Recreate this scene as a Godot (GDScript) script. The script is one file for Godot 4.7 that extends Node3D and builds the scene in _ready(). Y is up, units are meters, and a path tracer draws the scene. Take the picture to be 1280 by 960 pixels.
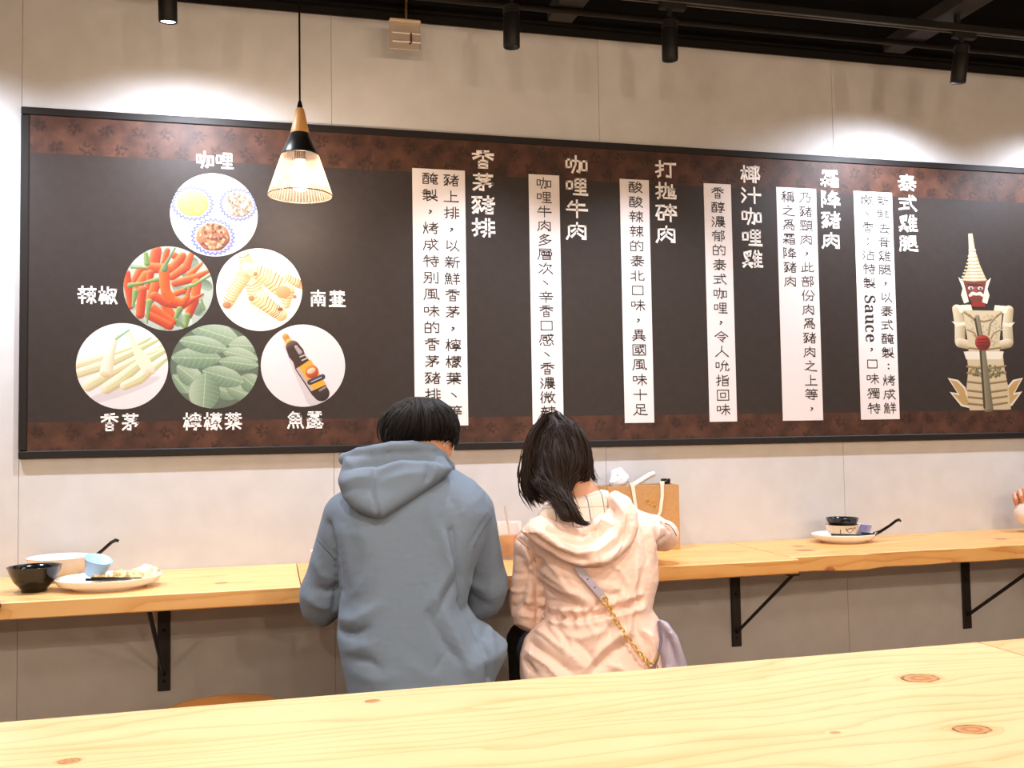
extends Node3D
# A restaurant corner: a wall counter under a long menu board, two diners seen from behind,
# the edge of the table the picture was taken from, track spots and a pendant lamp.

class Build:
	var st := SurfaceTool.new()
	var count := 0
	func _init() -> void:
		st.begin(Mesh.PRIMITIVE_TRIANGLES)
	func tri(a: Vector3, b: Vector3, c: Vector3, g := 0) -> void:
		st.set_smooth_group(g)
		st.add_vertex(a)
		st.add_vertex(b)
		st.add_vertex(c)
		count += 1
	func quad(a: Vector3, b: Vector3, c: Vector3, d: Vector3, g := 0) -> void:
		tri(a, b, c, g)
		tri(a, c, d, g)
	func face(p: Array, mid: Vector3, g := -1) -> void:   # a flat convex face turned away from mid
		var n: Vector3 = (p[0] - p[2]).cross(p[0] - p[1])
		var away: Vector3 = (p[0] + p[1] + p[2]) / 3.0 - mid
		for i in range(1, p.size() - 1):
			if n.dot(away) >= 0.0:
				tri(p[0], p[i], p[i + 1], g)
			else:
				tri(p[0], p[i + 1], p[i], g)
	func box(c: Vector3, s: Vector3, bevel := 0.002, turn := Basis.IDENTITY) -> void:
		var h := s * 0.5
		var v := minf(bevel, minf(h.x, minf(h.y, h.z)) * 0.9)
		var corner := func(sx: float, sy: float, sz: float, ax: int) -> Vector3:
			var p := Vector3(sx * (h.x - v), sy * (h.y - v), sz * (h.z - v))
			p[ax] = [sx, sy, sz][ax] * h[ax]
			return c + turn * p
		for ax in 3:
			for s1 in [-1.0, 1.0]:
				var f := []
				for q in [[-1.0, -1.0], [1.0, -1.0], [1.0, 1.0], [-1.0, 1.0]]:
					var e := [0.0, 0.0, 0.0]
					e[ax] = s1
					e[(ax + 1) % 3] = q[0]
					e[(ax + 2) % 3] = q[1]
					f.append(corner.call(e[0], e[1], e[2], ax))
				face(f, c)
		for ax in 3:
			var b := (ax + 1) % 3
			var d := (ax + 2) % 3
			for sb in [-1.0, 1.0]:
				for sd in [-1.0, 1.0]:
					var f := []
					for q in [[-1.0, b], [1.0, b], [1.0, d], [-1.0, d]]:
						var e := [0.0, 0.0, 0.0]
						e[ax] = q[0]
						e[b] = sb
						e[d] = sd
						f.append(corner.call(e[0], e[1], e[2], q[1]))
					face(f, c)
		for sx in [-1.0, 1.0]:
			for sy in [-1.0, 1.0]:
				for sz in [-1.0, 1.0]:
					face([corner.call(sx, sy, sz, 0), corner.call(sx, sy, sz, 1), corner.call(sx, sy, sz, 2)], c)
	func lathe(profile: Array, seg: int, xf := Transform3D.IDENTITY) -> void:   # Vector2(radius, height) from the outside bottom round to the inside
		for i in profile.size() - 1:
			var p: Vector2 = profile[i]
			var q: Vector2 = profile[i + 1]
			for k in seg:
				var a := TAU * k / seg
				var b := TAU * (k + 1) / seg
				var p0: Vector3 = xf * Vector3(p.x * cos(a), p.y, p.x * sin(a))
				var p1: Vector3 = xf * Vector3(p.x * cos(b), p.y, p.x * sin(b))
				var q0: Vector3 = xf * Vector3(q.x * cos(a), q.y, q.x * sin(a))
				var q1: Vector3 = xf * Vector3(q.x * cos(b), q.y, q.x * sin(b))
				if p.x > 0.00001:
					tri(p0, p1, q1, 1)
				if q.x > 0.00001:
					tri(p0, q1, q0, 1)
	func tube(p: Array, r: Array, sides := 10, caps := true) -> void:
		var rings := []
		var up := Vector3.UP
		for i in p.size():
			var d: Vector3 = (p[mini(i + 1, p.size() - 1)] - p[maxi(i - 1, 0)]).normalized()
			if i == 0 and absf(d.dot(up)) > 0.9:
				up = Vector3.RIGHT
			var x := d.cross(up).normalized()
			up = x.cross(d).normalized()
			var ring := []
			for k in sides:
				var a := TAU * k / sides
				ring.append(p[i] + (x * cos(a) + up * sin(a)) * r[mini(i, r.size() - 1)])
			rings.append(ring)
		for i in p.size() - 1:
			for k in sides:
				var n := (k + 1) % sides
				quad(rings[i][k], rings[i][n], rings[i + 1][n], rings[i + 1][k], 1)
		if caps:
			for k in range(1, sides - 1):
				tri(rings[0][0], rings[0][k + 1], rings[0][k], 2)
				tri(rings[-1][0], rings[-1][k], rings[-1][k + 1], 3)
	func strip(p: Array, wide: Array, deep: float, up: Vector3) -> void:   # a flat band along p, up is its face
		for i in p.size() - 1:
			var d: Vector3 = (p[i + 1] - p[i]).normalized()
			var x := d.cross(up).normalized()
			var u := x.cross(d).normalized() * deep
			var w0: Vector3 = x * wide[mini(i, wide.size() - 1)] * 0.5
			var w1: Vector3 = x * wide[mini(i + 1, wide.size() - 1)] * 0.5
			var m: Vector3 = (p[i] + p[i + 1]) * 0.5
			var a: Vector3 = p[i]
			var b: Vector3 = p[i + 1]
			face([a - w0 + u, a + w0 + u, b + w1 + u, b - w1 + u], m)
			face([a - w0 - u, a + w0 - u, b + w1 - u, b - w1 - u], m)
			face([a - w0 + u, a - w0 - u, b - w1 - u, b - w1 + u], m)
			face([a + w0 + u, a + w0 - u, b + w1 - u, b + w1 + u], m)
			face([a - w0 + u, a + w0 + u, a + w0 - u, a - w0 - u], m)
			face([b - w1 + u, b + w1 + u, b + w1 - u, b - w1 - u], m)
	func prism(poly: PackedVector2Array, z0: float, z1: float, xf := Transform3D.IDENTITY) -> void:
		var mid := Vector2.ZERO
		for q in poly:
			mid += q / poly.size()
		var t := Geometry2D.triangulate_polygon(poly)
		var m := xf * Vector3(mid.x, mid.y, (z0 + z1) * 0.5)
		for i in range(0, t.size(), 3):
			for z in [z0, z1]:
				face([xf * Vector3(poly[t[i]].x, poly[t[i]].y, z), xf * Vector3(poly[t[i + 1]].x, poly[t[i + 1]].y, z), xf * Vector3(poly[t[i + 2]].x, poly[t[i + 2]].y, z)], xf * Vector3(poly[t[i]].x, poly[t[i]].y, (z0 + z1) * 0.5))
		for i in poly.size():
			var a := poly[i]
			var b := poly[(i + 1) % poly.size()]
			face([xf * Vector3(a.x, a.y, z0), xf * Vector3(b.x, b.y, z0), xf * Vector3(b.x, b.y, z1), xf * Vector3(a.x, a.y, z1)], m)
	func blob(c: Vector3, r: Vector3, rough: float, sid: int, rows := 8, cols := 12) -> void:
		var n := FastNoiseLite.new()
		n.seed = sid
		n.frequency = 1.1
		var grid := []
		for i in rows + 1:
			var line := []
			for k in cols:
				var a := PI * i / rows
				var b := TAU * k / cols
				var d := Vector3(sin(a) * cos(b), cos(a), sin(a) * sin(b))
				line.append(c + d * r * (1.0 + rough * n.get_noise_3dv(d * 1.3)))
			grid.append(line)
		for i in rows:
			for k in cols:
				var e := (k + 1) % cols
				if i < rows - 1:
					tri(grid[i][k], grid[i + 1][k], grid[i + 1][e], 1)
				if i > 0:
					tri(grid[i][k], grid[i + 1][e], grid[i][e], 1)
	func mesh() -> ArrayMesh:
		st.generate_normals()
		return st.commit()

# A solid described by distances, meshed as surface nets.
class Solid:
	var kind := PackedInt32Array()
	var a := PackedVector3Array()
	var b := PackedVector3Array()
	var ra := PackedFloat32Array()
	var rb := PackedFloat32Array()
	var blend := PackedFloat32Array()
	var extra := []
	var everything := PackedInt32Array()
	var folds := []
	var crisp := 2.0
	var crinkle := 0.0
	var rumple := FastNoiseLite.new()
	var boxes := []
	var low := Vector3(1e9, 1e9, 1e9)
	var high := Vector3(-1e9, -1e9, -1e9)
	func grow(p: Vector3, r: float) -> void:
		low = low.min(p - Vector3.ONE * r)
		high = high.max(p + Vector3.ONE * r)
	func add(k: int, p: Vector3, q: Vector3, r0: float, r1: float, s: float, e: Variant) -> void:
		everything.append(kind.size())
		kind.append(k)
		a.append(p)
		b.append(q)
		ra.append(r0)
		rb.append(r1)
		blend.append(s)
		extra.append(e)
	func limb(p: Vector3, q: Vector3, r0: float, r1: float, s := 0.02) -> void:
		add(0, p, q, r0, r1, s, null)
		grow(p, r0 + 0.01)
		grow(q, r1 + 0.01)
	func chain(p: Array, r: Array, s := 0.01) -> void:
		for i in p.size() - 1:
			limb(p[i], p[i + 1], r[i], r[i + 1], s)
	func egg(c: Vector3, r: Vector3, s := 0.02, turn := Basis.IDENTITY) -> void:
		add(1, c, r, minf(r.x, minf(r.y, r.z)), 0.0, s, turn.inverse())
		grow(c, maxf(r.x, maxf(r.y, r.z)) + 0.01)
	# A cushion with the outline poly in x and y; its middle lies at z = lie.x + lie.y * (y - lie.z).
	func cushion(poly: PackedVector2Array, lie: Vector3, half: float, rim: float, s := 0.02) -> void:
		var lo := Vector2(1e9, 1e9)
		var hi := Vector2(-1e9, -1e9)
		for q in poly:
			lo = lo.min(q)
			hi = hi.max(q)
		lo -= Vector2(0.1, 0.1)
		hi += Vector2(0.1, 0.1)
		var step := 0.006
		var nx := int((hi.x - lo.x) / step) + 2
		var ny := int((hi.y - lo.y) / step) + 2
		var d := PackedFloat32Array()
		d.resize(nx * ny)
		var n := poly.size()
		for j in ny:
			for i in nx:
				var p := lo + Vector2(i, j) * step
				var best := 1e9
				var inside := false
				for k in n:
					var u := poly[k]
					var v := poly[(k + 1) % n]
					var e := v - u
					var w := p - u
					best = minf(best, (w - e * clampf(w.dot(e) / e.length_squared(), 0.0, 1.0)).length_squared())
					if (u.y > p.y) != (v.y > p.y) and p.x < (v.x - u.x) * (p.y - u.y) / (v.y - u.y) + u.x:
						inside = not inside
				d[j * nx + i] = -sqrt(best) if inside else sqrt(best)
		add(2, lie, Vector3(half, rim, 0), half, rim, s, [d, lo, step, nx, ny])
		for q in poly:
			var z := lie.x + lie.y * (q.y - lie.z)
			grow(Vector3(q.x, q.y, z), 0.012)
			grow(Vector3(q.x, q.y, z - half), 0.012)
			grow(Vector3(q.x, q.y, z + half), 0.012)
	func one(i: int, p: Vector3) -> float:
		match kind[i]:
			0:
				var ba := b[i] - a[i]
				var pa := p - a[i]
				var t := clampf(pa.dot(ba) / maxf(ba.length_squared(), 1e-9), 0.0, 1.0)
				return (pa - ba * t).length() - lerpf(ra[i], rb[i], t)
			1:
				var turn: Basis = extra[i]
				var q := turn * (p - a[i])
				var k0 := (q / b[i]).length()
				var k1 := (q / (b[i] * b[i])).length()
				return k0 * (k0 - 1.0) / maxf(k1, 1e-6)
			_:
				var e: Array = extra[i]
				var lo: Vector2 = e[1]
				var fx := clampf((p.x - lo.x) / e[2], 0.0, e[3] - 1.001)
				var fy := clampf((p.y - lo.y) / e[2], 0.0, e[4] - 1.001)
				var ix := int(fx)
				var iy := int(fy)
				var d: PackedFloat32Array = e[0]
				var o: int = iy * e[3] + ix
				var n: int = e[3]
				var d2 := lerpf(lerpf(d[o], d[o + 1], fx - ix), lerpf(d[o + n], d[o + n + 1], fx - ix), fy - iy)
				var rim := rb[i]
				var z := (p.z - (a[i].x + a[i].y * (p.y - a[i].z))) * rim / ra[i]
				var m := maxf(d2 + rim, 0.0)
				return sqrt(m * m + z * z) - rim
	func dist(p: Vector3, some: PackedInt32Array) -> float:
		var d := 1000.0
		for i in some:
			var e := one(i, p)
			var k := blend[i]
			if k > 0.0:
				var h := maxf(k - absf(d - e), 0.0) / k
				d = minf(d, e) - h * h * k * 0.25
			else:
				d = minf(d, e)
		return d
	func back_z(x: float, y: float, from := 1.3, to := 0.0) -> float:   # where a line along z from behind meets the solid
		var z := from
		while z > to:
			var d := dist(Vector3(x, y, z), everything)
			if d < 0.0008:
				return z
			z -= maxf(d * 0.6, 0.001)
		return -1.0
	# The same from a table, for the many points of the hair.
	var table := PackedFloat32Array()
	var wide := 0
	func back_quick(x: float, y: float) -> float:
		var step := 0.004
		if table.is_empty():
			wide = int((high.x - low.x) / step) + 2
			var tall := int((high.y - low.y) / step) + 2
			table.resize(wide * tall)
			for j in tall:
				for i in wide:
					table[j * wide + i] = back_z(low.x + i * step, low.y + j * step, high.z + 0.01, low.z)
		var ix := int((x - low.x) / step)
		var iy := int((y - low.y) / step)
		if ix < 0 or iy < 0 or ix >= wide or iy * wide + ix >= table.size():
			return -1.0
		return table[iy * wide + ix]
	# Appends to verts / norms / index.
	func nets(h: float, verts: PackedVector3Array, norms: PackedVector3Array, index: PackedInt32Array, lo := low, hi := high) -> Array:
		var size := (hi - lo) / h
		var nx := int(size.x) + 3
		var ny := int(size.y) + 3
		var nz := int(size.z) + 3
		var base := lo - Vector3.ONE * h
		var val := PackedFloat32Array()
		val.resize(nx * ny * nz)
		val.fill(1000.0)
		var cell := PackedInt32Array()
		cell.resize(nx * ny * nz)
		cell.fill(-1)
		var B := 6
		var reach := B * h * 0.87
		var live := []
		for bx in range(0, nx, B):
			for by in range(0, ny, B):
				for bz in range(0, nz, B):
					var c := base + Vector3(bx + B * 0.5, by + B * 0.5, bz + B * 0.5) * h
					var near := PackedInt32Array()
					var d := 1000.0
					for i in everything:
						var e := one(i, c)
						d = minf(d, e)
						if e < reach * 2.2 + 0.03:
							near.append(i)
					if d > reach * 1.8 + 0.012:
						continue
					var deep := d < -reach * 2.5 - 0.012
					if not deep:
						live.append([bx, by, bz])
					for x in range(bx, mini(bx + B, nx)):
						for y in range(by, mini(by + B, ny)):
							var o := (x * ny + y) * nz
							for z in range(bz, mini(bz + B, nz)):
								val[o + z] = -1.0 if deep else dist(base + Vector3(x, y, z) * h, near)
		var start := verts.size()
		var sx := ny * nz
		var sy := nz
		var off := [0, sx, sy, sx + sy, 1, sx + 1, sy + 1, sx + sy + 1]
		var edges := [[0, 1], [2, 3], [4, 5], [6, 7], [0, 2], [1, 3], [4, 6], [5, 7], [0, 4], [1, 5], [2, 6], [3, 7]]
		var at := [Vector3(0, 0, 0), Vector3(1, 0, 0), Vector3(0, 1, 0), Vector3(1, 1, 0), Vector3(0, 0, 1), Vector3(1, 0, 1), Vector3(0, 1, 1), Vector3(1, 1, 1)]
		var v := PackedFloat32Array()
		v.resize(8)
		for blk in live:
			for x in range(blk[0], mini(blk[0] + B, nx - 1)):
				for y in range(blk[1], mini(blk[1] + B, ny - 1)):
					for z in range(blk[2], mini(blk[2] + B, nz - 1)):
						var o: int = x * sx + y * sy + z
						var m := 0
						for i in 8:
							v[i] = val[o + off[i]]
							if v[i] < 0.0:
								m += 1
						if m == 0 or m == 8:
							continue
						var s := Vector3.ZERO
						var n := 0
						for e in edges:
							var v0 := v[e[0]]
							var v1 := v[e[1]]
							if (v0 < 0.0) != (v1 < 0.0):
								s += at[e[0]].lerp(at[e[1]], v0 / (v0 - v1))
								n += 1
						cell[o] = verts.size()
						verts.append(base + (Vector3(x, y, z) + s / n) * h)
						norms.append(Vector3.ZERO)
		for blk in live:
			for x in range(maxi(blk[0], 1), mini(blk[0] + B, nx - 1)):
				for y in range(maxi(blk[1], 1), mini(blk[1] + B, ny - 1)):
					for z in range(maxi(blk[2], 1), mini(blk[2] + B, nz - 1)):
						var o: int = x * sx + y * sy + z
						if cell[o] < 0:
							continue
						var in0 := val[o] < 0.0
						for ax in 3:
							var s: int = [sx, sy, 1][ax]
							if (val[o + s] < 0.0) == in0:
								continue
							var u: int = [sy, 1, sx][ax]
							var w: int = [1, sx, sy][ax]
							var q := [cell[o], cell[o - u], cell[o - u - w], cell[o - w]]
							if q[1] < 0 or q[2] < 0 or q[3] < 0:
								continue
							if in0:
								index.append_array(PackedInt32Array([q[0], q[2], q[1], q[0], q[3], q[2]]))
							else:
								index.append_array(PackedInt32Array([q[0], q[1], q[2], q[0], q[2], q[3]]))
		return [verts, norms, index, start]
	static func normals(verts: PackedVector3Array, norms: PackedVector3Array, index: PackedInt32Array) -> PackedVector3Array:
		norms.fill(Vector3.ZERO)
		for i in range(0, index.size(), 3):
			var p := verts[index[i]]
			var n := (p - verts[index[i + 2]]).cross(p - verts[index[i + 1]])
			norms[index[i]] += n
			norms[index[i + 1]] += n
			norms[index[i + 2]] += n
		for i in norms.size():
			norms[i] = norms[i].normalized()
		return norms
	# Cloth folds: [outline points in x and y, width, height of the ridge (negative: a groove), sharpness]; only on the side turned to +z.
	func rise(p: Vector2) -> float:   # how far the folds lift the cloth at p
		var up := 0.0
		for k in folds.size():
			if not boxes[k].has_point(p):
				continue
			var f: Array = folds[k]
			var line: PackedVector2Array = f[0]
			var best := 1e9
			var where := 0.0
			for s in line.size() - 1:
				var e := line[s + 1] - line[s]
				var w := p - line[s]
				var t := clampf(w.dot(e) / e.length_squared(), 0.0, 1.0)
				var d := (w - e * t).length_squared()
				if d < best:
					best = d
					where = (s + t) / (line.size() - 1)
			var taper := 1.0
			if f.size() > 3:
				taper = pow(sin(PI * clampf(0.08 + where * 0.84, 0.0, 1.0)), 0.7)
			up += f[2] * exp(-pow(best / (f[1] * f[1]), crisp * 0.5)) * taper
		return clampf(up, -0.014, 0.018)
	func fold(verts: PackedVector3Array, norms: PackedVector3Array) -> PackedVector3Array:
		rumple.seed = 6
		rumple.frequency = 1.0
		rumple.fractal_octaves = 2
		boxes.clear()
		for f in folds:
			var r := Rect2(f[0][0], Vector2.ZERO)
			for q in f[0]:
				r = r.expand(q)
			boxes.append(r.grow(f[1] * 2.2))
		for i in verts.size():
			var n := norms[i]
			if n.z < -0.1:
				continue
			var p := Vector2(verts[i].x, verts[i].y)
			var up := rise(p)
			if crinkle > 0.0:   # small wrinkles that run slantwise
				var v := verts[i]
				up += crinkle * (0.55 - absf(rumple.get_noise_3d(v.x * 22.0 + v.y * 14.0, v.y * 34.0 - v.x * 10.0, v.z * 20.0)) * 2.2)
			verts[i] += n * up * smoothstep(-0.1, 0.35, n.z)
		return verts
	func mesh(h: float) -> ArrayMesh:
		var r := nets(h, PackedVector3Array(), PackedVector3Array(), PackedInt32Array())
		return done(r[0], r[1], r[2])
	func done(verts: PackedVector3Array, norms: PackedVector3Array, index: PackedInt32Array) -> ArrayMesh:
		norms = Solid.normals(verts, norms, index)
		if folds.size():
			verts = fold(verts, norms)
			norms = Solid.normals(verts, norms, index)
		var arr := []
		arr.resize(Mesh.ARRAY_MAX)
		arr[Mesh.ARRAY_VERTEX] = verts
		arr[Mesh.ARRAY_NORMAL] = norms
		arr[Mesh.ARRAY_INDEX] = index
		var m := ArrayMesh.new()
		m.add_surface_from_arrays(Mesh.PRIMITIVE_TRIANGLES, arr)
		return m

# A small paint box for the printed photographs on the board.
class Print:
	var w: int
	var h: int
	var d := PackedByteArray()
	var o := Vector2.ZERO
	var k := Vector2.ONE
	func _init(wide: int, high: int, fill: Color, from: Vector2, to: Vector2) -> void:
		w = wide
		h = high
		o = from
		k = Vector2(w, h) / (to - from)
		d.resize(w * h * 4)
		for i in w * h:
			put(i, fill, 1.0)
	func put(i: int, c: Color, t: float) -> void:
		for n in 3:
			d[i * 4 + n] = int(lerpf(d[i * 4 + n], c[n] * 255.0, t))
		d[i * 4 + 3] = maxi(d[i * 4 + 3], int(c.a * 255.0)) if c.a > 0.0 else d[i * 4 + 3]
	func shade(n: Vector2, base: Color, hi: Color, lo: Color) -> Color:
		var lit := n.dot(Vector2(-0.5, -0.85))
		return base.lerp(hi, clampf(lit * 1.1, 0.0, 1.0)) if lit > 0.0 else base.lerp(lo, clampf(-lit, 0.0, 1.0))
	func line(p: Array, r: Array, base: Color, hi: Color, lo: Color, tip = null) -> void:
		var q := []
		var rr := []
		for i in p.size():
			q.append((p[i] - o) * k)
			rr.append(r[mini(i, r.size() - 1)] * k.y)
		var box := Rect2(q[0], Vector2.ZERO)
		var big := 0.0
		for i in q.size():
			box = box.expand(q[i])
			big = maxf(big, rr[i])
		box = box.grow(big + 1.5)
		for y in range(maxi(0, int(box.position.y)), mini(h, int(box.end.y) + 1)):
			for x in range(maxi(0, int(box.position.x)), mini(w, int(box.end.x) + 1)):
				var pt := Vector2(x + 0.5, y + 0.5)
				var best := 1e9
				var n := Vector2.ZERO
				var along := 0.0
				var rad := 1.0
				for i in q.size() - 1:
					var e: Vector2 = q[i + 1] - q[i]
					var v: Vector2 = pt - q[i]
					var t := clampf(v.dot(e) / maxf(e.length_squared(), 1e-6), 0.0, 1.0)
					var r0: float = lerpf(rr[i], rr[i + 1], t)
					var m := v - e * t
					if m.length() - r0 < best:
						best = m.length() - r0
						n = m / maxf(r0, 0.01)
						along = (i + t) / (q.size() - 1)
						rad = r0
				if best < 0.7:
					var c := shade(n, base if tip == null else base.lerp(tip, along), hi, lo)
					put(y * w + x, c, clampf(0.7 - best, 0.0, 1.0))
	func oval(c: Vector2, r: Vector2, base: Color, hi: Color, lo: Color, turn := 0.0, wave := 0.0, teeth := 0) -> void:
		var m := (c - o) * k
		var s := r * k
		var big := maxf(s.x, s.y) * (1.0 + wave) + 1.5
		for y in range(maxi(0, int(m.y - big)), mini(h, int(m.y + big) + 1)):
			for x in range(maxi(0, int(m.x - big)), mini(w, int(m.x + big) + 1)):
				var v := (Vector2(x + 0.5, y + 0.5) - m).rotated(-turn) / s
				var l := v.length() / (1.0 + wave * sin(v.angle() * teeth))
				var edge := (l - 1.0) * minf(s.x, s.y)
				if edge < 0.6:
					put(y * w + x, shade(v, base, hi, lo), clampf(0.6 - edge, 0.0, 1.0))
	func leaf(p: Vector2, q: Vector2, wide: float, base: Color, hi: Color, lo: Color, rib: Color) -> void:
		var u := (p - o) * k
		var v := (q - o) * k
		var ax := (v - u).normalized()
		var len := u.distance_to(v)
		var side := Vector2(-ax.y, ax.x)
		var half := wide * k.y * 0.5
		var box := Rect2(u, Vector2.ZERO).expand(v).grow(half + 2.0)
		for y in range(maxi(0, int(box.position.y)), mini(h, int(box.end.y) + 1)):
			for x in range(maxi(0, int(box.position.x)), mini(w, int(box.end.x) + 1)):
				var e := Vector2(x + 0.5, y + 0.5) - u
				var t := e.dot(ax) / len
				if t < 0.0 or t > 1.0:
					continue
				var s := e.dot(side)
				var lim := half * pow(sin(PI * clampf(t, 0.0, 1.0)), 0.65)
				var edge := absf(s) - lim
				if edge > 0.6:
					continue
				var c := base.lerp(hi if s < 0.0 else lo, clampf(absf(s) / maxf(half, 1.0), 0.0, 1.0) * 0.8)
				if absf(s) < 1.1:
					c = rib
				elif absf(fposmod((t + absf(s) / half * 0.1) * 9.0, 1.0) - 0.5) < 0.06:
					c = c.lerp(rib, 0.35)
				if edge > -1.3:
					c = c.lerp(lo, 0.5)
				put(y * w + x, c, clampf(0.6 - edge, 0.0, 1.0))
	func area(p: Array, base: Color) -> void:
		var q := PackedVector2Array()
		for v in p:
			q.append((v - o) * k)
		var box := Rect2(q[0], Vector2.ZERO)
		for v in q:
			box = box.expand(v)
		for y in range(maxi(0, int(box.position.y)), mini(h, int(box.end.y) + 1)):
			for x in range(maxi(0, int(box.position.x)), mini(w, int(box.end.x) + 1)):
				if Geometry2D.is_point_in_polygon(Vector2(x + 0.5, y + 0.5), q):
					put(y * w + x, base, 1.0)
	func specks(c: Vector2, r: Vector2, n: int, size: float, tones: Array, rng: RandomNumberGenerator) -> void:
		for i in n:
			var a := rng.randf() * TAU
			var l := sqrt(rng.randf())
			var p := c + Vector2(cos(a), sin(a)) * r * l
			var t: Color = tones[rng.randi() % tones.size()]
			oval(p, Vector2(size, size * rng.randf_range(0.5, 1.0)), t, t.lightened(0.25), t.darkened(0.25), rng.randf() * TAU)
	func grain(amount: float, rng: RandomNumberGenerator) -> void:
		for i in w * h:
			var v := (rng.randf() - 0.5) * amount
			for n in 3:
				d[i * 4 + n] = clampi(int(d[i * 4 + n] + v * 255.0), 0, 255)
	func texture() -> ImageTexture:
		return ImageTexture.create_from_image(Image.create_from_data(w, h, false, Image.FORMAT_RGBA8, d))

func pts(a: Array) -> PackedVector2Array:
	var out := PackedVector2Array()
	for i in range(0, a.size(), 2):
		out.append(Vector2(a[i], a[i + 1]))
	return out

var taken := {}
func numbered(called: String) -> String:
	var n: int = taken.get(called, 0)
	taken[called] = n + 1
	return called if n == 0 else "%s_%03d" % [called, n]

func tag(o: Node, label: String, category: String, group := "") -> Node:
	o.set_meta("label", label)
	o.set_meta("category", category)
	if group:
		o.set_meta("group", group)
	return o

func thing(called: String, at: Vector3, label: String, category: String, group := "") -> Node3D:
	var o := Node3D.new()
	o.name = numbered(called)
	add_child(o)
	o.position = at
	tag(o, label, category, group)
	return o

# One named mesh; under a parent the vertices are given in scene coordinates and moved into the parent's frame.
func obj(called: String, mesh: Mesh, m: Material, parent: Node3D = null, local := false) -> MeshInstance3D:
	var o := MeshInstance3D.new()
	o.mesh = mesh
	o.material_override = m
	o.cast_shadow = GeometryInstance3D.SHADOW_CASTING_SETTING_ON
	if parent == null:
		o.name = numbered(called)
		add_child(o)
	else:
		o.name = called
		parent.add_child(o, true)
		if not local:
			o.global_transform = Transform3D.IDENTITY
	return o

func struct(o: Node) -> Node:
	o.set_meta("kind", "structure")
	return o

func mat(c: Color, rough := 0.6, metal := 0.0) -> StandardMaterial3D:
	var m := StandardMaterial3D.new()
	m.albedo_color = c
	m.roughness = rough
	m.metallic = metal
	return m

func noise_tex(size: int, freq: float, sid: int, ramp: Gradient = null, normal := false, bump := 4.0, octaves := 4) -> NoiseTexture2D:
	var n := FastNoiseLite.new()
	n.seed = sid
	n.frequency = freq
	n.fractal_octaves = octaves
	var t := NoiseTexture2D.new()
	t.width = size
	t.height = size
	t.seamless = true
	t.noise = n
	if ramp:
		t.color_ramp = ramp
	t.as_normal_map = normal
	t.bump_strength = bump
	return t

func ramp(cols: Array, at: Array) -> Gradient:
	var g := Gradient.new()
	g.offsets = PackedFloat32Array(at)
	g.colors = PackedColorArray(cols)
	return g

func grained(m: StandardMaterial3D, tex: Texture2D, scale: float) -> StandardMaterial3D:
	m.albedo_texture = tex
	m.uv1_triplanar = true
	m.uv1_world_triplanar = true
	m.uv1_scale = Vector3.ONE * scale
	return m

func bumpy(m: StandardMaterial3D, tex: Texture2D, strength: float, scale: float) -> StandardMaterial3D:
	m.normal_enabled = true
	m.normal_texture = tex
	m.normal_scale = strength
	m.uv1_triplanar = true
	m.uv1_world_triplanar = true
	m.uv1_scale = Vector3.ONE * scale
	return m

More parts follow.
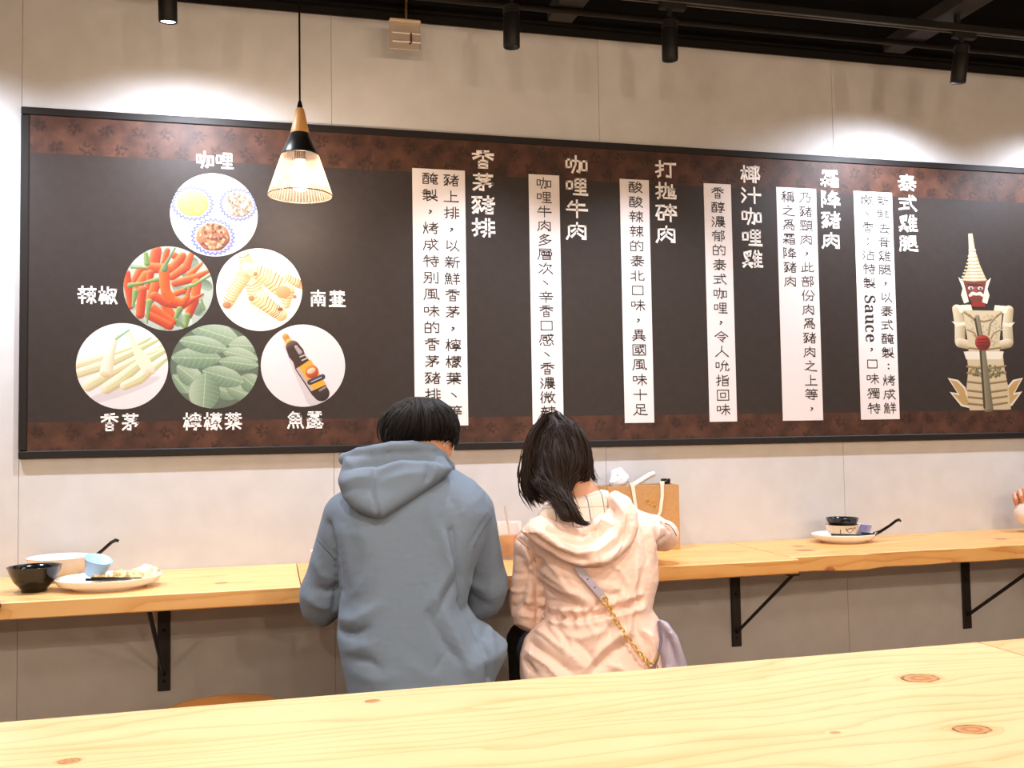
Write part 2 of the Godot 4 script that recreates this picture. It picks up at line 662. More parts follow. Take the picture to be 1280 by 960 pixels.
# ---------------------------------------------------------------- brush strokes of the lettering, on a 100 x 100 square
const STROKES := {
	"口": "12,12 88,12 88,88 12,88 12,12", "日": "15,5 85,5 85,95 15,95 15,5;15,50 85,50", "目": "10,5 90,5 90,98 10,98 10,5;10,36 90,36;10,67 90,67",
	"田": "10,10 90,10 90,90 10,90 10,10;50,10 50,90;10,50 90,50", "木": "5,30 95,30;50,0 50,100;48,32 8,80;52,32 92,80",
	"禾": "75,2 25,12;50,8 50,100;5,35 95,35;48,37 8,80;52,37 92,80", "艹": "5,50 95,50;30,10 30,90;70,10 70,90",
	"扌": "10,28 90,28;55,0 55,88 30,95;8,68 90,50", "氵": "20,8 60,25;8,40 50,55;10,95 70,62", "火": "50,0 50,45 10,98;50,45 92,95;15,30 28,52;85,25 70,50",
	"女": "40,0 20,65 75,98;70,25 55,70 10,98;5,35 95,35", "酉": "5,8 95,8;12,28 88,28 88,95 12,95 12,28;38,8 38,45 25,60;62,8 62,48 75,58;12,76 88,76",
	"石": "5,10 95,10;50,10 5,70;30,50 88,50 88,92 30,92 30,50", "阝": "15,0 15,100;15,5 75,5 45,40 80,60 70,78 40,72",
	"月": "20,5 20,70 5,98;20,5 85,5 85,95 68,92;20,35 85,35;20,62 85,62", "亻": "70,0 10,50;45,28 45,100", "彳": "60,0 15,30;70,28 5,68;42,52 42,100",
	"豕": "5,8 95,8;50,8 10,40;45,30 62,60 55,95 35,90;50,50 10,72;58,68 12,98;75,28 60,45;62,45 95,85",
	"者": "12,20 80,20;48,0 48,38;3,42 97,42;90,10 5,75;32,58 82,58 82,98 32,98 32,58;32,78 82,78",
	"非": "38,0 38,80 20,100;62,0 62,100;8,20 38,20;5,48 38,48;5,76 38,72;62,20 95,20;62,48 95,48;62,76 98,76",
	"里": "15,5 85,5 85,52 15,52 15,5;15,28 85,28;50,5 50,95;15,73 85,73;2,95 98,95", "力": "5,28 90,28 82,95 60,88;45,0 42,50 5,98",
	"辛": "50,0 50,15;10,17 90,17;30,22 38,42;70,22 62,42;3,46 97,46;12,68 88,68;50,46 50,100", "束": "5,15 95,15;15,30 85,30 85,58 15,58 15,30;50,0 50,100;46,60 5,92;54,60 95,92",
	"羊": "28,0 38,18;72,0 62,18;10,22 90,22;15,45 85,45;3,70 97,70;50,22 50,100",
	"魚": "35,0 8,30;32,10 72,10 58,27;18,28 82,28 82,68 18,68 18,28;50,28 50,68;18,48 82,48;12,80 5,98;35,80 38,96;60,80 64,96;85,80 95,98",
	"雨": "10,5 90,5;8,45 8,25 92,25 92,45;50,5 50,95;25,45 38,52;25,68 38,75;62,45 75,52;62,68 75,75",
	"隹": "30,0 8,45;22,25 22,100;60,0 68,18;22,22 92,22;22,45 88,45;22,68 88,68;22,95 98,95;56,22 56,95",
	"奚": "85,2 20,15;18,22 25,38;48,18 52,34;82,15 75,32;50,35 30,50 60,58 35,70;3,78 97,78;50,72 8,100;52,80 92,100",
	"香": "禾:0,0,100,58|日:25,55,50,45", "茅": "艹:5,0,90,25|20,32 80,32 52,48;35,38 62,55;8,58 92,58 78,75;50,58 50,96 35,92;45,62 8,95",
	"豬": "豕:0,0,45,100|者:45,0,55,100", "排": "扌:0,0,38,100|非:38,0,62,100", "上": "48,2 48,92;48,42 85,42;3,94 97,94",
	"以": "20,8 18,75 45,60;40,20 52,38;80,5 70,60 40,95;68,60 97,95",
	"新": "25,0 28,10;5,14 50,14;15,20 20,34;40,20 35,34;2,38 54,38;5,58 52,58;28,38 28,100;26,60 5,88;30,60 52,84;92,2 65,14 62,60 52,98;65,42 98,42;83,42 83,100",
	"鮮": "魚:0,0,50,100|羊:50,0,50,100",
	"檸": "木:0,0,35,100|67,0 67,8;40,22 40,12 95,12 94,22;38,45 46,38;54,30 57,46 80,46;67,25 71,33;87,30 95,42;47,52 88,52 88,68 47,68 47,52;60,52 60,68;75,52 75,68;38,78 97,78;69,78 69,100 60,97",
	"檬": "木:0,0,35,100|38,10 97,10;54,2 54,18;80,2 80,18;40,34 40,24 95,24 94,34;51,34 84,34;43,46 92,46;66,46 43,62;62,55 73,75 69,100 60,95;66,68 41,82;69,80 40,98;86,54 75,64;74,62 97,96",
	"葉": "艹:5,0,90,20|5,32 95,32;25,22 25,56 80,56;50,22 50,48 75,48 75,22;5,68 95,68;50,56 50,100;47,70 10,96;53,70 90,96",
	"等": "22,0 5,20;15,10 48,10;28,12 34,22;68,0 52,20;62,10 97,10;75,12 80,22;15,34 85,34;50,25 50,50;5,50 95,50;5,68 95,68;70,55 70,98 52,94;25,76 38,88",
	"醃": "酉:0,0,45,100|48,20 98,20;73,0 50,48;74,22 98,48;56,50 90,50 90,80 56,80 56,50;56,65 90,65;73,42 73,96 97,96 97,85",
	"製": "20,2 8,18;5,20 50,20;0,34 55,34;28,4 28,55;10,52 10,42 48,42 48,54;65,8 65,40;85,2 85,55 72,52;50,56 50,63;5,66 95,66;48,68 5,90;30,80 30,100 52,90;80,70 60,80;52,68 95,98",
	"烤": "火:0,0,36,100|44,18 86,18;66,0 66,38;38,40 99,40;95,8 40,72;62,58 88,52;62,58 58,72 90,72 86,98 72,94",
	"成": "15,22 95,22;15,22 14,60 2,97;15,48 46,48 44,78 30,76;56,2 62,55 97,97;85,40 40,97;72,4 82,14",
	"特": "18,5 5,35;10,24 42,24;0,52 45,45;25,0 25,100;50,18 95,18;72,2 72,38;45,38 99,38;47,60 99,60;82,48 82,97 66,93;54,68 64,80",
	"別": "10,5 50,5 50,35 10,35 10,5;5,52 52,52 48,97 34,92;28,36 26,60 2,97;68,15 68,70;92,2 92,97 76,92",
	"風": "15,5 14,60 2,97;15,5 82,5 84,75 98,95 99,80;65,15 30,22;30,36 70,36 70,58 30,58 30,36;50,20 50,82;25,85 72,76;68,66 78,88",
	"味": "口:0,15,32,50|42,22 90,22;34,46 98,46;66,0 66,100;64,48 36,88;68,48 97,88", "的": "25,0 18,16;6,18 44,18 44,92 6,92 6,18;6,54 44,54;66,0 52,32;60,18 95,18 92,92 74,90;62,42 76,60",
	"咖": "口:0,15,28,60|力:28,0,42,100|口:70,20,30,70", "哩": "口:0,15,32,55|里:34,0,66,100", "牛": "28,8 10,38;22,26 85,26;3,56 97,56;50,0 50,100",
	"肉": "12,20 12,75 2,97;12,20 88,20 88,95 74,92;50,2 48,30 25,52;46,28 76,52;50,50 24,84;47,60 78,84",
	"多": "48,0 15,28;45,8 78,8 20,46;38,18 52,30;58,42 12,76;55,52 92,52 60,84 8,100;42,62 56,76",
	"層": "10,5 90,5 90,22 12,22;12,5 12,60 0,98;38,26 45,34;78,26 70,34;25,36 95,36 95,58 25,58 25,36;60,36 60,58;42,40 46,52;80,40 74,52;34,66 86,66 86,98 34,98 34,66;34,82 86,82",
	"次": "8,15 28,30;4,92 32,62;55,0 38,38;48,20 92,20 80,38;66,38 60,65 32,98;64,55 98,97",
	"感": "12,10 96,10;12,10 10,45 0,70;24,24 50,24;24,34 50,34 50,54 24,54 24,34;60,0 68,42 92,62;88,25 52,66;76,0 86,6;12,78 5,95;28,74 32,97 72,97 74,84;48,70 56,82;84,74 94,90",
	"濃": "氵:0,0,28,100|39,5 89,5 89,36 39,36 39,5;39,20 89,20;55,0 55,36;73,0 73,36;37,46 96,46;37,46 35,75 28,98;48,58 89,58;41,70 99,70;53,70 53,97 67,88;86,74 70,86;64,72 97,99",
	"微": "彳:0,0,25,100|30,12 30,28 56,28 56,12;43,2 43,28;26,42 60,42;35,52 33,80 24,97;35,52 52,52 52,82 62,80;76,0 60,45;70,26 98,26;88,28 80,65 56,98;68,40 78,68 99,98",
	"辣": "辛:0,0,48,100|束:48,0,52,100", "打": "扌:0,0,42,100|45,15 98,15;74,15 74,95 55,90",
	"拋": "扌:0,0,36,100|38,25 64,25 64,72;50,2 48,55 36,80;68,38 92,38 86,76 74,72;80,12 78,55 64,78;40,92 96,92 97,76",
	"碎": "石:0,0,42,100|70,0 72,10;46,15 98,15;60,18 46,48;58,32 70,48;82,18 70,48;80,32 96,48;42,62 99,62;71,48 71,100",
	"酸": "酉:0,0,45,100|70,0 54,22 88,20;80,10 94,28;62,30 50,46;80,30 94,44;68,42 48,72;62,54 90,54 74,78 46,100;62,62 98,98",
	"泰": "15,12 85,12;20,28 80,28;3,44 97,44;50,0 48,44 8,75;54,46 95,72;50,55 50,97 38,93;28,70 40,78;15,96 42,84;72,66 60,76;58,80 85,95",
	"北": "35,5 35,97;5,35 35,35;0,80 35,68;62,5 62,90 96,90 97,72;92,25 62,45", "異": "田:18,0,64,42|10,58 90,58;32,46 32,76;68,46 68,76;2,76 98,76;35,82 8,100;65,82 92,100",
	"國": "5,4 95,4 95,97 5,97 5,4;18,24 84,24;24,38 48,38 48,58 24,58 24,38;18,76 50,68;58,12 66,55 86,82;80,42 48,86;72,12 80,18", "十": "3,46 97,46;50,2 50,98",
	"足": "22,4 78,4 78,34 22,34 22,4;50,34 50,88;50,58 84,58;26,50 22,72 2,97;20,70 45,92 98,95",
	"椰": "木:0,0,34,100|34,8 70,8;42,8 42,80;62,8 62,98;42,30 62,30;42,52 62,52;32,82 70,72|阝:70,0,30,100", "汁": "氵:0,0,32,100|36,45 98,45;67,2 67,98",
	"雞": "奚:0,0,50,100|隹:50,0,50,100", "醇": "酉:0,0,45,100|72,0 72,10;48,14 98,14;56,24 90,24 90,42 56,42 56,24;54,52 90,52 74,66;46,74 99,74;74,64 74,98 60,94",
	"郁": "2,20 62,20;32,0 2,50;22,38 20,98;22,38 55,38 55,96 44,93;22,56 55,56;22,74 55,74|阝:66,0,34,100", "式": "5,25 95,25;10,50 52,50;32,50 32,88;2,92 56,82;62,2 68,60 97,97;78,4 88,14",
	"令": "50,0 2,45;50,2 98,45;32,36 68,36;20,55 80,55 55,80;38,72 62,97", "人": "50,2 46,50 3,97;48,40 97,97",
	"吮": "口:0,15,30,55|66,0 44,38 88,36;80,18 94,42;52,46 50,72 34,98;76,46 76,92 98,92 99,74", "指": "扌:0,0,38,100|88,4 50,20;50,2 50,38 94,38 95,26;48,50 90,50 90,97 48,97 48,50;48,73 90,73",
	"回": "8,5 92,5 92,97 8,97 8,5;32,32 68,32 68,70 32,70 32,32", "乃": "12,8 74,8 58,42 90,42 82,94 60,88;38,8 36,55 5,97",
	"頸": "4,6 50,6;12,14 6,30 12,44;26,14 20,30 26,44;42,14 36,30 42,44;4,56 48,56;26,56 26,90;0,94 54,88;54,6 98,6;74,6 70,20;58,20 95,20 95,74 58,74 58,20;58,38 95,38;58,56 95,56;68,80 52,99;84,80 99,99",
	"此": "12,38 12,88;32,2 32,84;32,42 52,42;0,92 54,80;66,2 66,90 97,90 98,72;94,28 66,46", "部": "28,0 30,10;4,16 58,16;16,24 20,40;46,24 40,40;0,46 62,46;10,60 52,60 52,96 10,96 10,60|阝:66,0,34,100",
	"份": "亻:0,0,30,100|52,2 30,48;74,2 98,46;40,54 86,54 82,97 66,92;58,54 54,76 30,98", "之": "42,0 54,12;12,28 80,28 20,80;4,84 30,80 50,92 98,96",
	"為": "80,0 20,8;18,12 24,24;48,8 50,20;78,8 70,22;62,22 10,70;30,30 75,30 70,42;28,46 82,46 78,60;18,60 94,60 88,97 70,92;18,76 10,96;36,74 38,88;52,74 56,86;68,74 72,86",
	"稱": "禾:0,0,40,100|92,2 50,10;50,18 56,30;70,14 72,28;94,14 84,30;50,97 50,42 92,42 92,97 80,94;71,34 71,82;50,60 92,60;42,80 99,80",
	"霜": "雨:5,0,90,40|木:0,42,48,58|目:52,44,44,56", "降": "阝:0,0,32,100|62,0 42,32;56,12 86,12 40,50;54,20 96,48;46,60 92,60;56,60 52,80;38,80 99,80;72,50 72,100",
	"去": "18,20 82,20;50,0 50,48;3,48 97,48;46,50 18,88 80,84;68,66 90,97", "骨": "28,34 28,4 72,4 72,34;28,18 50,18 50,34;8,48 8,36 92,36 90,48;25,98 25,48 75,48 75,96 62,93;25,64 75,64;25,80 75,80",
	"腿": "月:0,0,32,100|52,4 88,4 88,38 52,38;52,4 52,70 68,62;52,21 88,21;90,46 74,54;68,42 96,70;36,8 42,20;34,36 44,36 36,70;30,90 44,76 58,92 99,94",
	"沾": "氵:0,0,30,100|62,2 62,48;62,26 96,26;40,50 90,50 90,96 40,96 40,50", "嫩": "女:0,0,30,100|束:28,0,38,100|80,0 68,42;76,24 99,24;92,26 84,65 64,98;76,42 84,70 100,98",
	"獨": "30,0 8,25;12,5 30,45 24,95 10,90;28,38 2,65;38,4 95,4 95,28 38,28 38,4;57,4 57,28;76,4 76,28;50,32 34,56;46,40 98,40 92,97 80,94;50,52 80,52 80,70 50,70 50,52;65,46 65,88;42,90 84,84",
	"南": "10,16 90,16;50,0 50,36;12,98 12,36 88,36 88,96 74,92;36,44 42,56;64,44 58,56;28,60 72,60;26,76 74,76;50,60 50,96",
	"薑": "艹:5,0,90,18|8,24 92,24;22,32 78,32 78,52 22,52 22,32;50,32 50,52;22,42 78,42;8,60 92,60;22,68 78,68 78,88 22,88 22,68;50,68 50,88;22,78 78,78;3,97 97,97",
	"椒": "木:0,0,34,100|50,2 50,46;50,20 66,20;34,46 68,46;50,46 50,98 42,95;42,58 34,80;58,58 66,78;70,16 96,16 86,60 66,98;72,34 80,64 99,98",
	"露": "雨:5,0,90,36|8,42 40,42 40,58 8,58 8,42;24,58 24,94;24,76 42,76;10,68 10,94;2,98 46,92;62,38 48,62;58,48 88,48 46,78;60,56 98,76;58,78 90,78 90,98 58,98 58,78",
	"，": "44,40 56,44 56,54 42,68;46,46 54,48", "、": "34,34 50,48 64,66", "：": "47,28 53,28 53,34 47,34 47,28;47,68 53,68 53,74 47,74 47,68", "；": "47,28 53,28 53,34 47,34 47,28;50,66 53,74 42,86",
}

func strokes_of(c: String) -> Array:
	var out := []
	if not STROKES.has(c):
		return out
	for piece in STROKES[c].split("|"):
		if ":" in piece:
			var n: PackedStringArray = piece.split(":")
			var f: PackedStringArray = n[1].split(",")
			for s in strokes_of(n[0]):
				var q := PackedVector2Array()
				for p in s:
					q.append(Vector2(float(f[0]) + p.x * float(f[2]) / 100.0, float(f[1]) + p.y * float(f[3]) / 100.0))
				out.append(q)
		else:
			for s in piece.split(";"):
				var q := PackedVector2Array()
				for p in s.split(" "):
					var xy: PackedStringArray = p.split(",")
					q.append(Vector2(float(xy[0]), float(xy[1])))
				out.append(q)
	return out

# Flat lettering on the plane z; c is the middle of the character, size its width and height.
func letter(b: Build, ch: String, c: Vector2, size: Vector2, pen: float, z: float, brush := true) -> void:
	for s in strokes_of(ch):
		var n: int = s.size()
		for i in n - 1:
			var p := c + Vector2(s[i].x / 100.0 - 0.5, 0.5 - s[i].y / 100.0) * size
			var q := c + Vector2(s[i + 1].x / 100.0 - 0.5, 0.5 - s[i + 1].y / 100.0) * size
			var d := (q - p).normalized()
			var x := Vector2(-d.y, d.x)
			var w0 := pen
			var w1 := pen
			if brush:
				var flat := absf(d.x)
				w0 = pen * lerpf(1.0, 0.85, flat)
				w1 = pen * (1.0 if i < n - 2 else lerpf(0.95, 1.3, flat))
			p -= d * pen * 0.42
			q += d * pen * 0.42
			b.quad(Vector3(p.x + x.x * w0 / 2, p.y + x.y * w0 / 2, z), Vector3(q.x + x.x * w1 / 2, q.y + x.y * w1 / 2, z), Vector3(q.x - x.x * w1 / 2, q.y - x.y * w1 / 2, z), Vector3(p.x - x.x * w0 / 2, p.y - x.y * w0 / 2, z), -1)

func column(text: String, top: Vector2, bottom: Vector2, size: Vector2, pen: float, z: float, m: Material, parent: Node3D, brush := true) -> void:
	for i in text.length():
		var b := Build.new()
		letter(b, text[i], top.lerp(bottom, float(i) / maxf(1.0, text.length() - 1)), size, pen, z, brush)
		obj("character", b.mesh(), m, parent)

# ---------------------------------------------------------------- the printed photographs
func v2(a: Array) -> Array:
	var out := []
	for i in range(0, a.size(), 2):
		out.append(Vector2(a[i], a[i + 1]))
	return out

func c8(r: int, g: int, b: int) -> Color:
	return Color8(r, g, b)

func print_curry() -> ImageTexture:
	var rng := RandomNumberGenerator.new()
	rng.seed = 3
	var p := Print.new(288, 288, c8(246, 242, 246), Vector2(12, 228), Vector2(718, 890))
	var blue := c8(104, 110, 180)
	for e in [[190, 475, 130, 105, c8(226, 178, 92), c8(240, 205, 130), c8(190, 140, 60), 0], [560, 470, 118, 100, c8(168, 150, 128), c8(205, 190, 168), c8(110, 92, 78), 1], [355, 735, 136, 112, c8(160, 96, 62), c8(205, 150, 105), c8(95, 45, 30), 2]]:
		var c := Vector2(e[0], e[1])
		var r := Vector2(e[2], e[3])
		p.oval(c, r * 1.32, c8(200, 202, 230), c8(222, 224, 240), c8(176, 180, 216), 0.0, 0.03, 18)
		for k in 26:
			var a := TAU * k / 26.0
			var d := Vector2(cos(a), sin(a))
			var d2 := Vector2(cos(a + 0.16), sin(a + 0.16))
			p.line([c + d * r * 1.3, c + d2 * r * 1.1, c + Vector2(cos(a + 0.24), sin(a + 0.24)) * r * 1.28], [5.0], blue, blue, blue.darkened(0.2))
		p.oval(c, r * 1.04, c8(214, 214, 232), c8(240, 240, 245), c8(180, 180, 210))
		p.oval(c, r, e[4], e[5], e[6], 0.0, 0.02, 7)
		p.specks(c + Vector2(0, -6), r * 0.86, 170 if e[7] == 0 else 70, 5.0 if e[7] == 0 else 17.0, [e[4], e[5], e[4].lerp(e[6], 0.5)] if e[7] < 2 else [e[4], e[5], e[6], c8(188, 120, 78), c8(120, 60, 40)], rng)
		if e[7] == 1:
			p.specks(c, r * 0.7, 16, 9.0, [c8(120, 98, 78)], rng)
	p.grain(0.05, rng)
	return p.texture()

func print_chili() -> ImageTexture:
	var rng := RandomNumberGenerator.new()
	rng.seed = 4
	var p := Print.new(288, 288, c8(172, 184, 172), Vector2(495, 113), Vector2(1252, 827))
	p.specks(Vector2(850, 480), Vector2(360, 330), 40, 60.0, [c8(150, 168, 150), c8(120, 138, 116), c8(180, 190, 180)], rng)
	var red := c8(178, 56, 24)
	var hi := c8(250, 150, 90)
	var lo := c8(130, 30, 14)
	var green := c8(108, 138, 76)
	var glo := c8(60, 84, 48)
	for e in [[[860, 150, 830, 250], [24, 22]], [[920, 190, 990, 230], [30, 26]], [[770, 150, 745, 270], [40, 50]], [[990, 190, 900, 300, 720, 300], [30, 38, 45]], [[1065, 175, 1020, 285, 900, 370], [22, 36, 30]], [[640, 325, 560, 470], [40, 30]], [[525, 350, 530, 450, 555, 630], [26, 32, 20]], [[680, 360, 600, 480], [36, 30]], [[1155, 250, 1050, 350], [10, 28]], [[1210, 315, 1080, 380, 925, 425], [14, 34, 30]], [[720, 345, 700, 465], [30, 20]], [[650, 490, 635, 695], [38, 34]], [[770, 420, 715, 570], [42, 34]], [[1110, 420, 1100, 520], [40, 36]], [[940, 510, 1045, 465], [26, 22]], [[1085, 570, 1040, 695], [42, 32]], [[850, 620, 905, 695], [36, 28]], [[740, 640, 905, 750], [36, 30]], [[710, 700, 880, 785], [34, 36]], [[755, 535, 850, 590, 985, 610, 1165, 512], [36, 38, 34, 8]]]:
		var tone := red.lerp(c8(214, 84, 30), rng.randf())
		p.line(v2(e[0]), e[1], tone, hi, lo)
	for e in [[[550, 450, 650, 430, 790, 392], [22, 9, 20]], [[710, 585, 700, 660, 692, 765], [26, 16, 5]], [[595, 500, 575, 625], [24, 10]], [[1015, 462, 1090, 435, 1225, 350], [18, 12, 10]], [[1030, 700, 1018, 795], [28, 12]], [[965, 645, 930, 720], [26, 14]], [[680, 180, 690, 260], [16, 24]], [[940, 735, 1010, 795], [10, 12]], [[560, 300, 690, 300], [8, 10]], [[1150, 560, 1170, 640], [8, 12]]]:
		p.line(v2(e[0]), e[1], green, c8(170, 190, 130), glo)
	p.line(v2([835, 335, 838, 430, 850, 500, 905, 565, 985, 588, 1032, 540, 1045, 468]), [42, 42, 40, 38, 32, 22, 10], c8(222, 84, 20), hi, lo)
	p.line(v2([836, 305, 850, 260, 925, 128]), [30, 14, 7], c8(96, 120, 74), c8(160, 176, 130), glo)
	p.grain(0.05, rng)
	return p.texture()

func print_galangal() -> ImageTexture:
	var rng := RandomNumberGenerator.new()
	rng.seed = 5
	var p := Print.new(288, 288, c8(247, 242, 238), Vector2(66, 72), Vector2(838, 803))
	var base := c8(240, 214, 168)
	var hi := c8(252, 240, 214)
	var lo := c8(200, 150, 92)
	p.oval(Vector2(420, 610), Vector2(280, 40), c8(226, 214, 206), c8(226, 214, 206), c8(226, 214, 206), 0.3)
	for e in [[[690, 320, 800, 375, 830, 390], [32, 38, 36]], [[385, 370, 425, 500, 560, 600, 640, 655], [66, 78, 62, 58]], [[340, 250, 300, 330, 225, 440, 165, 565], [70, 64, 62, 48]], [[310, 130, 340, 250], [48, 72]], [[400, 265, 540, 335, 680, 445], [62, 84, 82]], [[700, 440, 690, 565], [66, 36]]]:
		var q := v2(e[0])
		p.line(q, e[1], base, hi, lo)
		for i in q.size() - 1:
			for t in 5:
				var f := (t + 0.5) / 5.0
				var c: Vector2 = q[i].lerp(q[i + 1], f)
				var r: float = lerpf(e[1][i], e[1][i + 1], f) * 0.93
				var d: Vector2 = (q[i + 1] - q[i]).normalized()
				var x := Vector2(-d.y, d.x) * r
				var tone := c8(205, 150, 92) if rng.randf() < 0.75 else c8(150, 96, 56)
				p.line([c - x, c + d * r * 0.3 + x * 0.2, c + x], [3.2, 2.2, 3.2], tone, tone, tone)
	for e in [[335, 240, 46, 40, c8(240, 206, 190)], [160, 578, 38, 30, c8(176, 120, 82)], [665, 455, 68, 56, c8(206, 160, 104)], [378, 515, 26, 24, c8(190, 128, 78)], [480, 478, 58, 36, c8(248, 226, 188)], [635, 608, 24, 16, c8(140, 84, 50)], [768, 495, 18, 16, c8(184, 112, 66)], [415, 300, 18, 18, c8(200, 116, 66)]]:
		p.oval(Vector2(e[0], e[1]), Vector2(e[2], e[3]), e[4], e[4].lightened(0.2), e[4].darkened(0.15))
	p.grain(0.04, rng)
	return p.texture()

func print_lemongrass() -> ImageTexture:
	var rng := RandomNumberGenerator.new()
	rng.seed = 6
	var p := Print.new(288, 288, c8(234, 228, 230), Vector2(80, 78), Vector2(778, 722))
	var cream := c8(232, 220, 184)
	var hi := c8(250, 246, 228)
	var lo := c8(186, 172, 120)
	var green := c8(196, 212, 150)
	p.oval(Vector2(430, 580), Vector2(300, 40), c8(214, 206, 208), c8(214, 206, 208), c8(214, 206, 208), -0.35)
	for e in [[[90, 395, 300, 335, 500, 265, 640, 188], [34, 36, 24, 10]], [[80, 460, 300, 390, 500, 300, 690, 205], [34, 36, 26, 14]], [[170, 545, 260, 495, 560, 350, 745, 235], [44, 42, 32, 18]], [[300, 470, 540, 350, 770, 260], [30, 30, 20]], [[310, 565, 400, 510, 540, 400, 750, 285], [42, 46, 34, 18]], [[445, 548, 560, 495, 690, 400, 770, 340], [32, 38, 22, 12]]]:
		p.line(v2(e[0]), e[1], cream, hi, lo, green)
		p.line(v2(e[0]), [2.5], c8(206, 200, 150), c8(206, 200, 150), c8(206, 200, 150), c8(150, 178, 110))
	for e in [[[305, 450, 320, 370, 345, 290, 385, 170], [44, 42, 26, 10]], [[625, 425, 580, 350, 530, 270, 470, 130], [44, 46, 26, 8]]]:
		p.line(v2(e[0]), e[1], c8(240, 228, 204), c8(252, 248, 240), c8(196, 178, 148), c8(206, 224, 190))
	p.line(v2([380, 195, 430, 160, 475, 130]), [9, 8, 6], c8(150, 190, 140), c8(190, 215, 180), c8(110, 150, 100))
	p.oval(Vector2(300, 462), Vector2(40, 22), c8(226, 200, 158), c8(238, 220, 190), c8(196, 168, 120), 0.2)
	p.oval(Vector2(640, 440), Vector2(38, 20), c8(232, 208, 178), c8(240, 222, 200), c8(200, 172, 138), 0.3)
	p.grain(0.04, rng)
	return p.texture()

func print_leaves() -> ImageTexture:
	var rng := RandomNumberGenerator.new()
	rng.seed = 7
	var p := Print.new(288, 288, c8(92, 108, 92), Vector2(40, 85), Vector2(710, 730))
	for e in [[60, 470, 180, 610, 120], [180, 90, 560, 210, 190], [480, 240, 720, 250, 150], [370, 560, 560, 640, 130], [90, 400, 290, 560, 150], [460, 560, 660, 640, 130], [580, 480, 720, 590, 150], [280, 440, 600, 530, 160], [430, 285, 710, 355, 120], [400, 365, 715, 400, 110], [45, 340, 425, 345, 165], [100, 205, 475, 275, 130], [285, 760, 305, 455, 230]]:
		var t := rng.randf()
		var base := c8(128, 156, 126).lerp(c8(152, 174, 148), t)
		p.leaf(Vector2(e[0], e[1]), Vector2(e[2], e[3]), e[4], base, c8(188, 204, 184), c8(92, 118, 96), c8(190, 204, 172))
	p.grain(0.06, rng)
	return p.texture()

func print_bottle() -> ImageTexture:
	var rng := RandomNumberGenerator.new()
	rng.seed = 8
	var p := Print.new(288, 288, c8(236, 228, 232), Vector2(37, 90), Vector2(672, 705))
	var dark := c8(52, 30, 24)
	var dhi := c8(128, 100, 96)
	var dlo := c8(26, 14, 12)
	var yel := c8(238, 170, 46)
	p.line(v2([262, 250, 320, 370, 440, 640]), [50, 62, 66], c8(212, 204, 210), c8(212, 204, 210), c8(206, 198, 204))
	p.line(v2([222, 182, 240, 215]), [23, 22], c8(196, 136, 66), c8(236, 190, 120), c8(120, 70, 30))
	p.line(v2([248, 225, 262, 250]), [26, 42], yel, c8(250, 205, 110), c8(180, 110, 30))
	p.line(v2([276, 262, 300, 305, 325, 350, 352, 400, 470, 580, 490, 606]), [50, 58, 50, 62, 62, 58], dark, dhi, dlo)
	p.area(v2([298, 422, 408, 352, 526, 540, 412, 590]), yel)
	p.area(v2([298, 422, 320, 408, 432, 580, 412, 590]), c8(196, 176, 168))
	p.oval(Vector2(418, 444), Vector2(50, 50), c8(206, 92, 40), c8(236, 140, 80), c8(150, 50, 24))
	p.oval(Vector2(414, 436), Vector2(34, 20), c8(244, 206, 176), c8(250, 225, 205), c8(226, 150, 110), -0.4)
	p.line(v2([404, 522, 498, 482]), [20, 20], c8(50, 48, 66), c8(74, 72, 92), c8(34, 32, 48))
	p.line(v2([412, 520, 490, 486]), [3], c8(206, 200, 210), c8(206, 200, 210), c8(206, 200, 210))
	p.line(v2([300, 258, 330, 300]), [12, 16], c8(176, 160, 164), c8(210, 200, 204), c8(120, 100, 104))
	p.line(v2([330, 332, 372, 316]), [5], c8(200, 190, 190), c8(200, 190, 190), c8(200, 190, 190))
	p.line(v2([345, 358, 392, 338]), [5], c8(200, 190, 190), c8(200, 190, 190), c8(200, 190, 190))
	p.line(v2([478, 584, 520, 560]), [8], c8(150, 140, 140), c8(170, 160, 160), c8(110, 100, 100))
	p.grain(0.04, rng)
	return p.texture()

